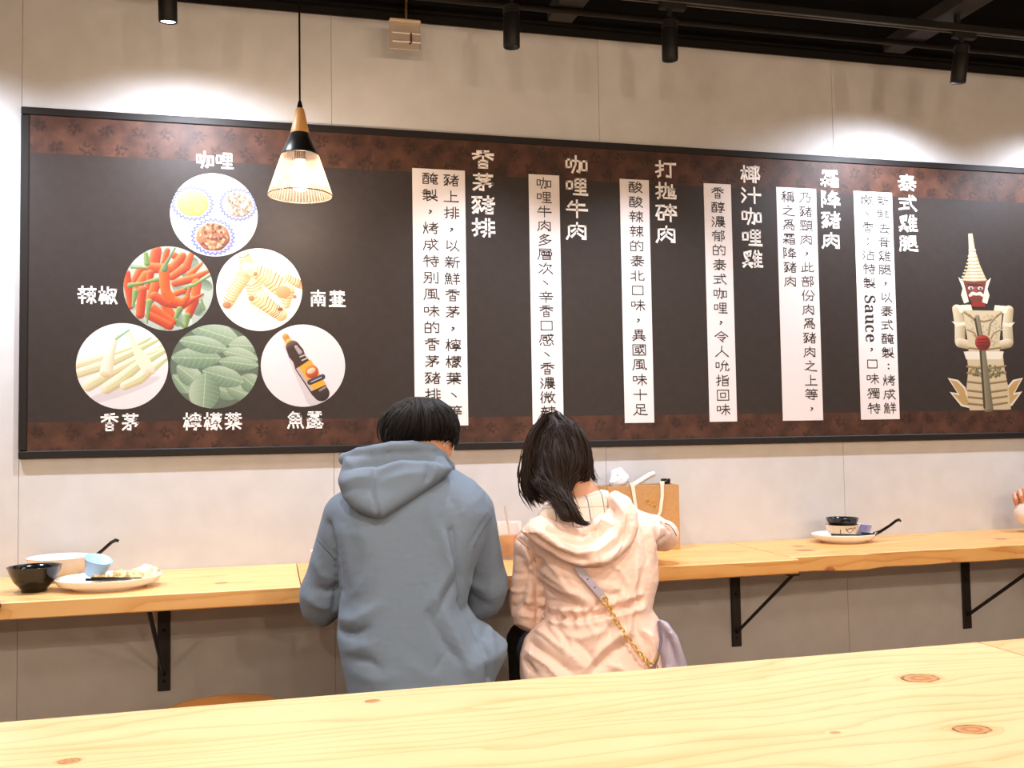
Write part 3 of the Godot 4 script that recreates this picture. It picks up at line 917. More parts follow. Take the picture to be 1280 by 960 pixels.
func print_guardian() -> ImageTexture:
	var rng := RandomNumberGenerator.new()
	rng.seed = 9
	var p := Print.new(288, 720, Color(0.1, 0.09, 0.08, 0.0), Vector2(60, 65), Vector2(405, 900))
	var cream := c8(218, 200, 164)
	var hi := c8(246, 236, 214)
	var lo := c8(150, 126, 90)
	var ochre := c8(204, 166, 108)
	var red := c8(150, 44, 34)
	for s in [0.0, 1.0]:
		var m := func(a: Array) -> Array:
			var out := v2(a)
			if s > 0.0:
				for i in out.size():
					out[i].x = 466.0 - out[i].x
			return out
		p.area(m.call([66, 742, 112, 752, 142, 786, 168, 884, 120, 872, 72, 806, 106, 812]), hi)
		p.area(m.call([76, 750, 108, 760, 136, 792, 158, 872, 126, 864, 86, 816, 116, 822]), ochre)
		p.line(m.call([118, 425, 128, 500, 126, 575]), [20, 22, 22], cream, hi, lo)
		p.line(m.call([128, 582, 170, 592, 205, 590]), [22, 20, 16], cream, hi, lo)
		p.area(m.call([92, 482, 122, 488, 150, 484, 150, 500, 112, 506]), hi)
		p.area(m.call([116, 408, 180, 404, 188, 440, 130, 442]), hi)
	p.area(v2([142, 430, 320, 430, 302, 560, 298, 640, 164, 640, 158, 560]), cream)
	p.area(v2([150, 620, 312, 618, 318, 700, 332, 790, 340, 890, 156, 892, 146, 790, 158, 700]), cream)
	p.area(v2([140, 622, 318, 620, 308, 656, 150, 658]), hi)
	for y in [690, 720, 760, 800, 830, 860]:
		p.line(v2([154, y, 235, y + 10, 322, y - 2]), [5], lo, ochre, lo.darkened(0.2))
	p.specks(Vector2(238, 715), Vector2(74, 30), 90, 6.0, [c8(120, 110, 70), c8(176, 140, 70), c8(96, 100, 74)], rng)
	p.specks(Vector2(240, 520), Vector2(70, 80), 70, 7.0, [cream.darkened(0.07), cream.lightened(0.06), c8(208, 186, 146)], rng)
	for e in [[[150, 440, 190, 470, 232, 482, 274, 470, 312, 440], 5.0], [[170, 450, 205, 490, 215, 540], 4.0], [[296, 450, 262, 490, 252, 540], 4.0], [[160, 520, 190, 535, 200, 560], 3.5], [[304, 520, 276, 535, 262, 560], 3.5], [[164, 604, 232, 612, 300, 602], 5.0]]:
		p.line(v2(e[0]), [e[1]], lo, cream, lo.darkened(0.25))
	p.line(v2([205, 460, 222, 600, 240, 885]), [10, 13, 20], c8(140, 130, 104), c8(190, 182, 150), c8(86, 78, 62))
	p.line(v2([196, 470, 214, 600, 222, 880]), [4], c8(70, 60, 48), c8(70, 60, 48), c8(60, 50, 40))
	p.oval(Vector2(226, 580), Vector2(34, 36), red, c8(190, 70, 56), c8(96, 26, 22))
	for y in [566, 580, 594]:
		p.line(v2([204, y, 250, y - 4]), [2.5], c8(96, 26, 22), red, c8(80, 22, 20))
	p.area(v2([184, 385, 242, 385, 244, 414, 182, 414]), red)
	p.area(v2([150, 288, 252, 288, 254, 350, 238, 394, 184, 396, 154, 352]), c8(126, 52, 38))
	for s in [0.0, 1.0]:
		for e in [[[128, 276, 150, 296, 172, 392, 150, 400, 138, 360, 146, 330]]]:
			var q := v2(e[0])
			if s > 0.0:
				for i in q.size():
					q[i].x = 402.0 - q[i].x
			p.area(q, hi)
		p.oval(Vector2(182 + s * 42, 328), Vector2(12, 8), c8(236, 228, 222), c8(245, 240, 236), c8(190, 180, 176))
		p.oval(Vector2(183 + s * 42, 329), Vector2(5, 6), c8(60, 76, 96), c8(70, 90, 110), c8(40, 50, 66))
		p.line(v2([172 + s * 30, 312, 202 + s * 30, 314]), [4], c8(80, 28, 22), c8(80, 28, 22), c8(80, 28, 22))
	p.line(v2([204, 330, 206, 346]), [9, 12], c8(150, 70, 52), c8(180, 100, 80), c8(96, 36, 28))
	p.line(v2([178, 362, 190, 352, 206, 356, 222, 352, 236, 362]), [6, 8, 6, 8, 6], c8(240, 232, 222), c8(250, 246, 240), c8(200, 190, 180))
	p.area(v2([180, 74, 199, 72, 208, 150, 226, 216, 254, 290, 148, 292, 172, 236, 180, 150]), cream)
	p.line(v2([186, 80, 192, 150, 200, 280]), [4, 8, 18], hi, hi, cream)
	for e in [[150, 12], [178, 16], [196, 19], [212, 24], [228, 30], [244, 36], [258, 42], [274, 48], [288, 54]]:
		p.line([Vector2(194 - e[1] * 0.95, e[0] + 2), Vector2(196, e[0] + 5), Vector2(196 + e[1], e[0])], [4.5], cream, hi, lo)
	p.grain(0.05, rng)
	return p.texture()

# The flowered band along the top and bottom of the board: brown ground, darker blossoms.
func band_texture() -> ImageTexture:
	var rng := RandomNumberGenerator.new()
	rng.seed = 12
	var w := 1024
	var h := 128
	var n := FastNoiseLite.new()
	n.seed = 5
	n.frequency = 0.012
	var img := Image.create(w, h, false, Image.FORMAT_RGB8)
	for y in h:
		for x in w:
			var t := clampf(0.5 + n.get_noise_2d(x, y) * 0.9, 0.0, 1.0)
			var c := c8(60, 38, 30).lerp(c8(90, 58, 44), t)
			img.set_pixel(x, y, c)
	var dark := c8(36, 24, 21)
	var rag := FastNoiseLite.new()
	rag.seed = 8
	rag.frequency = 0.11
	for i in 22:
		var c := Vector2((i + 0.5) * w / 22.0 + rng.randf_range(-6, 6), (34.0 if i % 2 == 0 else 92.0) + rng.randf_range(-5, 5))
		var tilt := rng.randf() * TAU
		for k in 6:
			var a := TAU * k / 6.0 + tilt
			var m := c + Vector2(cos(a), sin(a)) * rng.randf_range(9.0, 19.0)
			var long := rng.randf_range(8.0, 15.0)
			for y in range(-16, 17):
				for x in range(-16, 17):
					var v := Vector2(x, y).rotated(-a - 0.5) / Vector2(long, long * 0.55)
					var px := Vector2i(posmod(int(m.x) + x, w), int(m.y) + y)
					if px.y < 0 or px.y >= h:
						continue
					var f := v.length() + rag.get_noise_2d(px.x, px.y) * 0.9
					if f < 1.0:
						img.set_pixelv(px, img.get_pixelv(px).lerp(dark, clampf((1.0 - f) * 0.9, 0.0, 0.55)))
	return ImageTexture.create_from_image(img)

# Plank wood: grain lines that run along u and part round the knots; knots are [u, v, radius] in metres.
func wood_texture(long: float, deep: float, px: int, knots: Array, sid: int, pale: Color, line: Color, knot: Color, tight: float) -> ImageTexture:
	var w := px
	var h := int(px * deep / long)
	var big := FastNoiseLite.new()
	big.seed = sid
	big.frequency = 1.0
	big.fractal_octaves = 2
	var fine := FastNoiseLite.new()
	fine.seed = sid + 1
	fine.frequency = 1.0
	fine.fractal_octaves = 2
	var d := PackedByteArray()
	d.resize(w * h * 3)
	var o := 0
	for y in h:
		var v := deep * y / h
		for x in w:
			var u := long * x / w
			var psi := v + big.get_noise_2d(u * 1.1, v * 5.0) * 0.06
			var inside := 0.0
			var ring := 0.0
			for k in knots:
				var du: float = (u - k[0]) * 0.55
				var dv: float = v - k[1]
				var r2 := du * du + dv * dv
				var R: float = k[2]
				if r2 < R * R * 36.0:
					psi -= dv * minf(R * R * 1.7 / maxf(r2, R * R * 0.4), 2.0)
				var rk := sqrt((u - k[0]) * (u - k[0]) * 0.55 + dv * dv) / R + fine.get_noise_2d(u * 30.0, v * 30.0) * 0.10
				if rk < 1.0:
					inside = 1.0
					ring = rk
				elif rk < 1.5:
					inside = maxf(inside, (1.5 - rk) * 0.7)
					ring = maxf(ring, 0.3)
			var g := psi * tight + fine.get_noise_2d(u * 3.0, v * 20.0) * 0.35
			var f := g - floorf(g)
			var l := pow(f, 5.0) * 0.75 + pow(1.0 - f, 14.0) * 0.3
			l += fine.get_noise_2d(u * 9.0, v * 260.0) * 0.12 + big.get_noise_2d(u * 2.0 + 9.0, v * 9.0) * 0.25
			var c := pale.lerp(line, clampf(l, 0.0, 1.0))
			if inside > 0.0:
				var kc := knot.lerp(pale.lerp(knot, 0.6), 0.5 + 0.5 * sin(ring * 11.0))
				if ring > 0.88 and inside >= 1.0:
					kc = kc.lerp(knot.darkened(0.5), clampf(0.5 + big.get_noise_2d(u * 40.0, v * 40.0) * 2.5, 0.0, 1.0))
				c = c.lerp(kc, inside)
			d[o] = int(clampf(c.r, 0.0, 1.0) * 255.0)
			d[o + 1] = int(clampf(c.g, 0.0, 1.0) * 255.0)
			d[o + 2] = int(clampf(c.b, 0.0, 1.0) * 255.0)
			o += 3
	return ImageTexture.create_from_image(Image.create_from_data(w, h, false, Image.FORMAT_RGB8, d))

# A plank between two corners with its top (and, over the edges, its sides) mapped in metres; wavy moves the long edge like a live edge.
func plank(lo: Vector3, hi: Vector3, bevel: float, long: float, deep: float, wavy := 0.0, sid := 1) -> ArrayMesh:
	var st := SurfaceTool.new()
	st.begin(Mesh.PRIMITIVE_TRIANGLES)
	var n := FastNoiseLite.new()
	n.seed = sid
	n.frequency = 1.2
	var cols := 24 if wavy > 0.0 else 2
	var thick := hi.y - lo.y
	var rows := []
	for i in cols + 1:
		var x := lerpf(lo.x, hi.x, float(i) / cols)
		var front := hi.z + wavy * n.get_noise_1d(x * 3.0)
		var low := lo.y - wavy * 0.35 * n.get_noise_1d(x * 4.0 + 30.0)
		# round the cross-section from the back bottom over the top to the front bottom and home
		var sec := [Vector2(lo.z, low), Vector2(lo.z, hi.y - bevel), Vector2(lo.z + bevel, hi.y), Vector2(front - bevel, hi.y), Vector2(front, hi.y - bevel), Vector2(front, low + bevel), Vector2(front - bevel, low), Vector2(lo.z, low)]
		var line := []
		var along := 0.0
		for k in sec.size():
			if k:
				along += sec[k].distance_to(sec[k - 1])
			line.append([Vector3(x, sec[k].y, sec[k].x), Vector2((x - lo.x) / long, (along - thick) / deep)])
		rows.append(line)
	for i in cols:
		for k in rows[0].size() - 1:
			var q := [rows[i][k], rows[i + 1][k], rows[i + 1][k + 1], rows[i][k + 1]]
			for t in [0, 1, 2, 0, 2, 3]:
				st.set_smooth_group(-1)
				st.set_uv(q[t][1])
				st.add_vertex(q[t][0])
	for e in [0, cols]:
		for k in range(1, 6):
			var q := [rows[e][0], rows[e][k], rows[e][k + 1]]
			for t in ([0, 1, 2] if e == 0 else [0, 2, 1]):
				st.set_smooth_group(-1)
				st.set_uv(Vector2(q[t][0].z, q[t][0].y) * 1.5)
				st.add_vertex(q[t][0])
	st.generate_normals()
	return st.commit()

# ---------------------------------------------------------------- the place
const BOARD_Z := 0.013
var M := {}

func materials() -> void:
	var speck := noise_tex(512, 0.02, 21, ramp([Color(0.975, 0.974, 0.972), Color(1, 1, 1)], [0.2, 0.8]))
	M.wall = grained(mat(Color(0.765, 0.765, 0.77), 0.7), speck, 0.8)
	M.black = mat(Color(0.06, 0.055, 0.053), 0.8)
	M.black.metallic_specular = 0.2
	M.metal = mat(Color(0.085, 0.08, 0.076), 0.5)
	M.metal.metallic_specular = 0.35
	M.joist = mat(Color(0.17, 0.155, 0.15), 0.7)
	M.iron = mat(Color(0.13, 0.11, 0.10), 0.55, 0.2)
	M.chrome = mat(Color(0.8, 0.78, 0.75), 0.25, 0.9)
	M.white = mat(Color(0.92, 0.90, 0.89), 0.25)
	M.paper = mat(Color(0.86, 0.835, 0.835), 0.6)
	M.ink = mat(Color(0.10, 0.085, 0.08), 0.6)
	M.letter = mat(Color(0.93, 0.91, 0.90), 0.5)
	M.board = grained(mat(Color(0.185, 0.158, 0.148), 0.5), noise_tex(256, 0.03, 4, ramp([Color(0.94, 0.935, 0.93), Color(1, 1, 1)], [0.2, 0.8])), 3.0)
	M.board.metallic_specular = 0.35
	M.frame = mat(Color(0.10, 0.085, 0.08), 0.5)
	M.frame.metallic_specular = 0.35
	M.black_glaze = mat(Color(0.05, 0.05, 0.048), 0.12)
	M.cream_glaze = mat(Color(0.90, 0.82, 0.70), 0.22)
	M.blue_plastic = mat(Color(0.62, 0.76, 0.88), 0.35)
	M.lilac_plastic = mat(Color(0.66, 0.66, 0.86), 0.35)
	M.skin = mat(Color(0.80, 0.58, 0.46), 0.55)
	M.skin.subsurf_scatter_enabled = true
	M.skin.subsurf_scatter_strength = 0.15
	M.hair_black = mat(Color(0.08, 0.068, 0.066), 0.65)
	M.hair_brown = mat(Color(0.15, 0.105, 0.088), 0.66)
	M.hair_black.metallic_specular = 0.35
	M.hair_brown.metallic_specular = 0.35
	var weave := noise_tex(256, 0.12, 8, null, true, 3.0, 2)
	M.hoodie = bumpy(mat(Color(0.415, 0.475, 0.545), 0.9), weave, 0.35, 22.0)
	M.hoodie.rim_enabled = true
	M.hoodie.rim = 0.25
	M.hoodie.rim_tint = 0.6
	M.jacket = bumpy(mat(Color(0.915, 0.80, 0.745), 0.7), noise_tex(256, 0.05, 9, null, true, 3.0, 3), 0.25, 6.0)
	M.trousers = mat(Color(0.11, 0.11, 0.125), 0.85)
	M.shoe = mat(Color(0.16, 0.15, 0.15), 0.6)
	M.leather = bumpy(mat(Color(0.66, 0.63, 0.70), 0.45), noise_tex(256, 0.1, 10, null, true, 3.0, 2), 0.25, 10.0)
	M.gold = mat(Color(0.93, 0.78, 0.47), 0.28, 0.75)
	M.kraft = grained(mat(Color(0.74, 0.57, 0.37), 0.75), noise_tex(256, 0.05, 11, ramp([Color(0.96, 0.96, 0.95), Color(1, 1, 1)], [0.2, 0.8])), 5.0)
	M.ribbon = mat(Color(0.90, 0.88, 0.82), 0.6)
	M.floor = grained(mat(Color(0.44, 0.35, 0.28), 0.6), speck, 0.7)
	M.room = grained(mat(Color(0.72, 0.64, 0.55), 0.8), speck, 0.6)
	M.timber = mat(Color(0.80, 0.60, 0.36), 0.45)

func glass(tint: Color, alpha: float) -> StandardMaterial3D:
	var m := mat(tint, 0.05)
	m.albedo_color.a = alpha
	m.transparency = BaseMaterial3D.TRANSPARENCY_ALPHA
	return m

func glow(c: Color, e: float) -> StandardMaterial3D:
	var m := mat(Color(1, 1, 1), 0.5)
	m.emission_enabled = true
	m.emission = c
	m.emission_energy_multiplier = e
	return m

func room() -> void:
	var back := Node3D.new()
	back.name = "wall_back"
	add_child(back)
	struct(back)
	var b := Build.new()
	b.box(Vector3(1.5, 1.5, -0.0675), Vector3(9.3, 3.1, 0.13), 0.0)
	obj("backing", b.mesh(), mat(Color(0.62, 0.58, 0.54), 0.9), back)
	var seam := -0.7125
	for i in range(-3, 6):
		var p := Build.new()
		var x0 := seam + 0.9095 * i
		p.box(Vector3(x0 + 0.455, 1.24, -0.005), Vector3(0.9082, 2.5, 0.01), 0.0004)
		obj("panel", p.mesh(), M.wall, back)
	for e in [["wall_left", Vector3(-3.1, 1.5, 3.25), Vector3(0.12, 3.1, 6.8), M.room], ["wall_right", Vector3(6.1, 1.5, 3.25), Vector3(0.12, 3.1, 6.8), M.room], ["wall_front", Vector3(1.5, 1.5, 6.6), Vector3(9.3, 3.1, 0.12), M.room], ["floor", Vector3(1.5, -0.06, 3.25), Vector3(9.3, 0.12, 6.9), M.floor], ["ceiling", Vector3(1.5, 3.06, 3.25), Vector3(9.3, 0.12, 6.9), M.black]]:
		var w := Build.new()
		w.box(e[1], e[2], 0.0)
		struct(obj(e[0], w.mesh(), e[3]))
	var t := Build.new()
	t.box(Vector3(1.5, 2.745, 0.035), Vector3(9.06, 0.51, 0.066), 0.004)
	t.box(Vector3(1.5, 2.51, 0.078), Vector3(9.06, 0.03, 0.02), 0.003)
	struct(obj("trim_1", t.mesh(), M.black))
	var n := 2
	for x in [-1.64, -0.37, 0.945, 2.222, 3.49, 4.76]:
		var j := Build.new()
		j.box(Vector3(x, 2.525, 3.31), Vector3(0.088, 0.05, 6.46), 0.004)
		struct(obj("trim_%d" % n, j.mesh(), M.joist))
		n += 1

func group_part(called: String, at: Vector3, parent: Node3D) -> Node3D:
	var o := Node3D.new()
	o.name = called
	parent.add_child(o, true)
	o.global_position = at
	return o

# ---------------------------------------------------------------- the menu board
func board() -> void:
	var o := thing("menu_board", Vector3(1.13, 1.083, BOARD_Z), "long black-framed menu board with round ingredient photos and white dish strips on the wall", "menu board")
	var x0 := -0.711
	var x1 := 2.975
	var y0 := 1.081
	var y1 := 2.126
	var f := 0.024
	for e in [[Vector3((x0 + x1) / 2, y1 - f / 2, 0.0085), Vector3(x1 - x0, f, 0.017)], [Vector3((x0 + x1) / 2, y0 + f / 2, 0.0085), Vector3(x1 - x0, f, 0.017)], [Vector3(x0 + f / 2, (y0 + y1) / 2, 0.0085), Vector3(f, y1 - y0 - 2 * f, 0.017)], [Vector3(x1 - f / 2, (y0 + y1) / 2, 0.0085), Vector3(f, y1 - y0 - 2 * f, 0.017)]]:
		var b := Build.new()
		b.box(e[0], e[1], 0.003)
		obj("frame_rail", b.mesh(), M.frame, o)
	var p := Build.new()
	p.box(Vector3((x0 + x1) / 2, (y0 + y1) / 2, 0.0065), Vector3(x1 - x0 - 2 * f, y1 - y0 - 2 * f, 0.013), 0.0)
	obj("panel", p.mesh(), M.board, o)
	var band := mat(Color(0.92, 0.92, 0.92), 0.5)
	band.metallic_specular = 0.35
	band.albedo_texture = band_texture()
	for e in [[1.989, 2.102], [1.105, 1.188]]:
		var st := SurfaceTool.new()
		st.begin(Mesh.PRIMITIVE_TRIANGLES)
		var a := Vector2(x0 + f, e[0])
		var c := Vector2(x1 - f, e[1])
		var v: float = (e[1] - e[0]) / 0.125
		for q in [[a.x, c.y, 0.0, 0.0], [c.x, c.y, 3.6, 0.0], [c.x, a.y, 3.6, v], [a.x, c.y, 0.0, 0.0], [c.x, a.y, 3.6, v], [a.x, a.y, 0.0, v]]:
			st.set_normal(Vector3.BACK)
			st.set_uv(Vector2(q[2], q[3]))
			st.add_vertex(Vector3(q[0], q[1], 0.0133))
		obj("flowered_band", st.commit(), band, o)
	# ingredient photographs
	var photos := [["curry powders in three lace-rimmed saucers", -0.163, 1.823, print_curry()], ["red chilies", -0.296, 1.591, print_chili()], ["pale galangal root", -0.028, 1.593, print_galangal()], ["lemongrass stalks", -0.427, 1.354, print_lemongrass()], ["green lime leaves", -0.162, 1.353, print_leaves()], ["dark fish sauce bottle", 0.104, 1.356, print_bottle()]]
	for e in photos:
		var m := mat(Color(0.85, 0.85, 0.85), 0.55)
		m.albedo_texture = e[3]
		var st := SurfaceTool.new()
		st.begin(Mesh.PRIMITIVE_TRIANGLES)
		var r := 0.1295
		for k in 64:
			for t in [-1, k + 1, k]:
				var q := Vector2.ZERO if t < 0 else Vector2(cos(TAU * t / 64.0), sin(TAU * t / 64.0))
				st.set_normal(Vector3.BACK)
				st.set_uv(Vector2(0.5 + q.x * 0.5, 0.5 - q.y * 0.5))
				st.add_vertex(Vector3(e[1] + q.x * r, e[2] + q.y * r, 0.0136))
		obj("ingredient_photo", st.commit(), m, o).set_meta("label", "round photo of " + e[0])
	for e in [["咖哩", -0.219, -0.103, 1.994], ["辣椒", -0.556, -0.440, 1.567], ["南薑", 0.121, 0.240, 1.569], ["香茅", -0.492, -0.375, 1.186], ["檸檬葉", -0.257, -0.078, 1.185], ["魚露", 0.050, 0.167, 1.185]]:
		var n: int = e[0].length()
		var w: float = (e[2] - e[1]) / n
		column(e[0], Vector2(e[1] + w * 0.5, e[3]), Vector2(e[2] - w * 0.5, e[3]), Vector2(w * 0.86, 0.050), 0.0056, 0.0137, M.letter, group_part("caption", Vector3((e[1] + e[2]) / 2, e[3], 0.0137), o), false)
	# dish names
	for e in [["香茅豬排", 0.691], ["咖哩牛肉", 1.017], ["打拋碎肉", 1.343], ["椰汁咖哩雞", 1.670], ["霜降豬肉", 1.989], ["泰式雞腿", 2.313]]:
		var n: int = e[0].length()
		var pitch := 0.0762
		column(e[0], Vector2(e[1], 2.043), Vector2(e[1] - 0.002, 2.043 - pitch * (n - 1)), Vector2(0.077, 0.058), 0.0072, 0.0137, M.letter, group_part("dish_name", Vector3(e[1], 2.07, 0.0137), o))
	# white strips with the descriptions
	var strips := [
		[0.454, 0.629, [["豬上排，以新鮮香茅，檸檬葉、等", 0.582, 1.968, 1.206], ["醃製，烤成特別風味的香茅豬排", 0.512, 1.970, 1.262]]],
		[0.847, 0.9545, [["咖哩牛肉多層次、辛香口感、香濃微辣", 0.900, 1.973, 1.202]]],
		[1.172, 1.2795, [["酸酸辣辣的泰北口味，異國風味十足", 1.229, 1.975, 1.206]]],
		[1.486, 1.591, [["香醇濃郁的泰式咖哩，令人吮指回味", 1.5385, 1.969, 1.203]]],
		[1.7695, 1.9305, [["乃豬頸肉，此部份肉為豬肉之上等，", 1.885, 1.968, 1.203], ["稱之為霜降豬肉", 1.815, 1.968, 1.661]]],
		[2.085, 2.247, [["新鮮去骨雞腿，以泰式醃製：烤成鮮", 2.206, 1.969, 1.202], ["嫩、香；沾特製", 2.138, 1.972, 1.663], ["，口味獨特", 2.139, 1.418, 1.202]]]]
	for s in strips:
		var b := Build.new()
		b.box(Vector3((s[0] + s[1]) / 2, (1.161 + 2.002) / 2, 0.0132), Vector3(s[1] - s[0], 2.002 - 1.161, 0.0012), 0.0003)
		var strip := obj("text_strip", b.mesh(), M.paper, o)
		for t in s[2]:
			column(t[0], Vector2(t[1], t[2]), Vector2(t[1] + 0.001, t[3]), Vector2(0.051, 0.038), 0.0036, 0.0142, M.ink, strip)
		if s[0] > 2.0:
			var font := SystemFont.new()
			font.font_names = PackedStringArray(["Droid Serif"])
			font.font_weight = 700
			var tm := TextMesh.new()
			tm.text = "Sauce"
			tm.font = font
			tm.font_size = 32
			tm.pixel_size = 0.001
			tm.depth = 0.0
			tm.curve_step = 1.0
			var box := tm.get_aabb()
			var k := 0.172 / maxf(box.size.x, 0.001)
			var word := SurfaceTool.new()
			word.append_from(tm, 0, Transform3D(Basis(Vector3(0, 0, 1), -PI / 2) * Basis.from_scale(Vector3(k, k * 1.05, 1)), Vector3.ZERO) * Transform3D(Basis.IDENTITY, -box.get_center()))
			var moved := SurfaceTool.new()
			moved.append_from(word.commit(), 0, Transform3D(Basis.IDENTITY, Vector3(2.138, 1.531, 0.0142)))
			obj("rotated_word", moved.commit(), M.ink, strip)
	var g := mat(Color(0.80, 0.80, 0.79), 0.5)
	g.albedo_texture = print_guardian()
	g.transparency = BaseMaterial3D.TRANSPARENCY_ALPHA_SCISSOR
	g.alpha_scissor_threshold = 0.5
	var st := SurfaceTool.new()
	st.begin(Mesh.PRIMITIVE_TRIANGLES)
	for q in [[2.452, 1.868, 0.0, 0.0], [2.800, 1.868, 1.0, 0.0], [2.800, 1.183, 1.0, 1.0], [2.452, 1.868, 0.0, 0.0], [2.800, 1.183, 1.0, 1.0], [2.452, 1.183, 0.0, 1.0]]:
		st.set_normal(Vector3.BACK)
		st.set_uv(Vector2(q[2], q[3]))
		st.add_vertex(Vector3(q[0], q[1], 0.0138))
	obj("guardian_figure", st.commit(), g, o).set_meta("label", "printed temple guardian statue in a tall spired crown")

# ---------------------------------------------------------------- lamps
func track(z: float, label: String) -> void:
	var o := thing("track_rail", Vector3(1.2, 2.44, z), label, "light track", "black lighting tracks")
	var b := Build.new()
	b.box(Vector3(1.3, 2.455, z), Vector3(6.6, 0.024, 0.024), 0.003)
	obj("rail", b.mesh(), M.metal, o)
	var l := Build.new()
	for s in [-1, 1]:
		l.box(Vector3(1.3, 2.442, z + s * 0.009), Vector3(6.6, 0.004, 0.004), 0.001)
	obj("rail_lips", l.mesh(), mat(Color(0.42, 0.41, 0.40), 0.35, 0.6), o)
	for x in [-1.64, -0.37, 0.945, 2.222, 3.49]:
		var h := Build.new()
		h.box(Vector3(x, 2.485, z), Vector3(0.016, 0.036, 0.016), 0.002)
		obj("hanger", h.mesh(), M.metal, o)

func spotlight(at: Vector3, aim: Vector3, power: float, wide: float, colour: Color, label: String, sunk := 0.022) -> void:
	var x := at.x
	var z := at.z
	var o := thing("track_spotlight", at, label, "spotlight", "black cylinder spots on the tracks")
	var b := Build.new()
	b.box(Vector3(x + 0.01, 2.430, z), Vector3(0.085, 0.020, 0.024), 0.003)
	obj("adapter", b.mesh(), M.metal, o)
	var s := Build.new()
	s.tube([Vector3(x, 2.418, z), Vector3(x, at.y - 0.002, z)], [0.008], 10)
	obj("stem", s.mesh(), M.metal, o)
	var down := (aim - at).normalized()
	var lean := down.lerp(Vector3.DOWN, 0.62).normalized()
	var xf := Transform3D(Basis(Quaternion(Vector3.DOWN, lean)), at)
	var h := Build.new()
	h.lathe([Vector2(0.0205, -0.119), Vector2(0.0235, -0.12), Vector2(0.0245, -0.118), Vector2(0.0245, -0.03), Vector2(0.0225, -0.027), Vector2(0.0225, 0.0), Vector2(0.019, 0.006), Vector2(0.0, 0.006)], 28, xf)
	h.lathe([Vector2(0.0, -0.09), Vector2(0.019, -0.09), Vector2(0.0205, -0.119)], 28, xf)
	obj("housing", h.mesh(), M.metal, o)
	var f := Build.new()
	for k in 5:
		f.lathe([Vector2(0.0225, -0.022 + k * 0.005), Vector2(0.0245, -0.0215 + k * 0.005), Vector2(0.0245, -0.0195 + k * 0.005), Vector2(0.0225, -0.019 + k * 0.005)], 24, xf)
	obj("cooling_fins", f.mesh(), M.metal, o)
	var e := Build.new()
	e.lathe([Vector2(0.0, -0.118 + sunk), Vector2(0.0188, -0.118 + sunk), Vector2(0.0188, -0.114 + sunk), Vector2(0.0, -0.114 + sunk)], 24, xf)
	obj("lens", e.mesh(), glow(colour, 12.0), o)
	var l := SpotLight3D.new()
	l.name = "beam"
	o.add_child(l)
	l.global_position = xf * Vector3(0, -0.123, 0)
	l.look_at(l.global_position + down, Vector3(0, 0, 1) if absf(down.y) > 0.9 else Vector3.UP)
	l.light_color = colour
	l.light_energy = power
	l.spot_angle = wide
	l.spot_angle_attenuation = 1.0
	l.spot_range = 12.0
	l.spot_attenuation = 2.0
	l.light_size = 0.02
	l.shadow_enabled = true

func conduit() -> void:
	var c := Build.new()
	c.tube([Vector3(-2.0, 2.488, 0.20), Vector3(4.6, 2.488, 0.20)], [0.011], 10)
	tag(obj("conduit_pipe", c.mesh(), M.metal), "thin black conduit pipe running under the ceiling along the wall", "pipe")

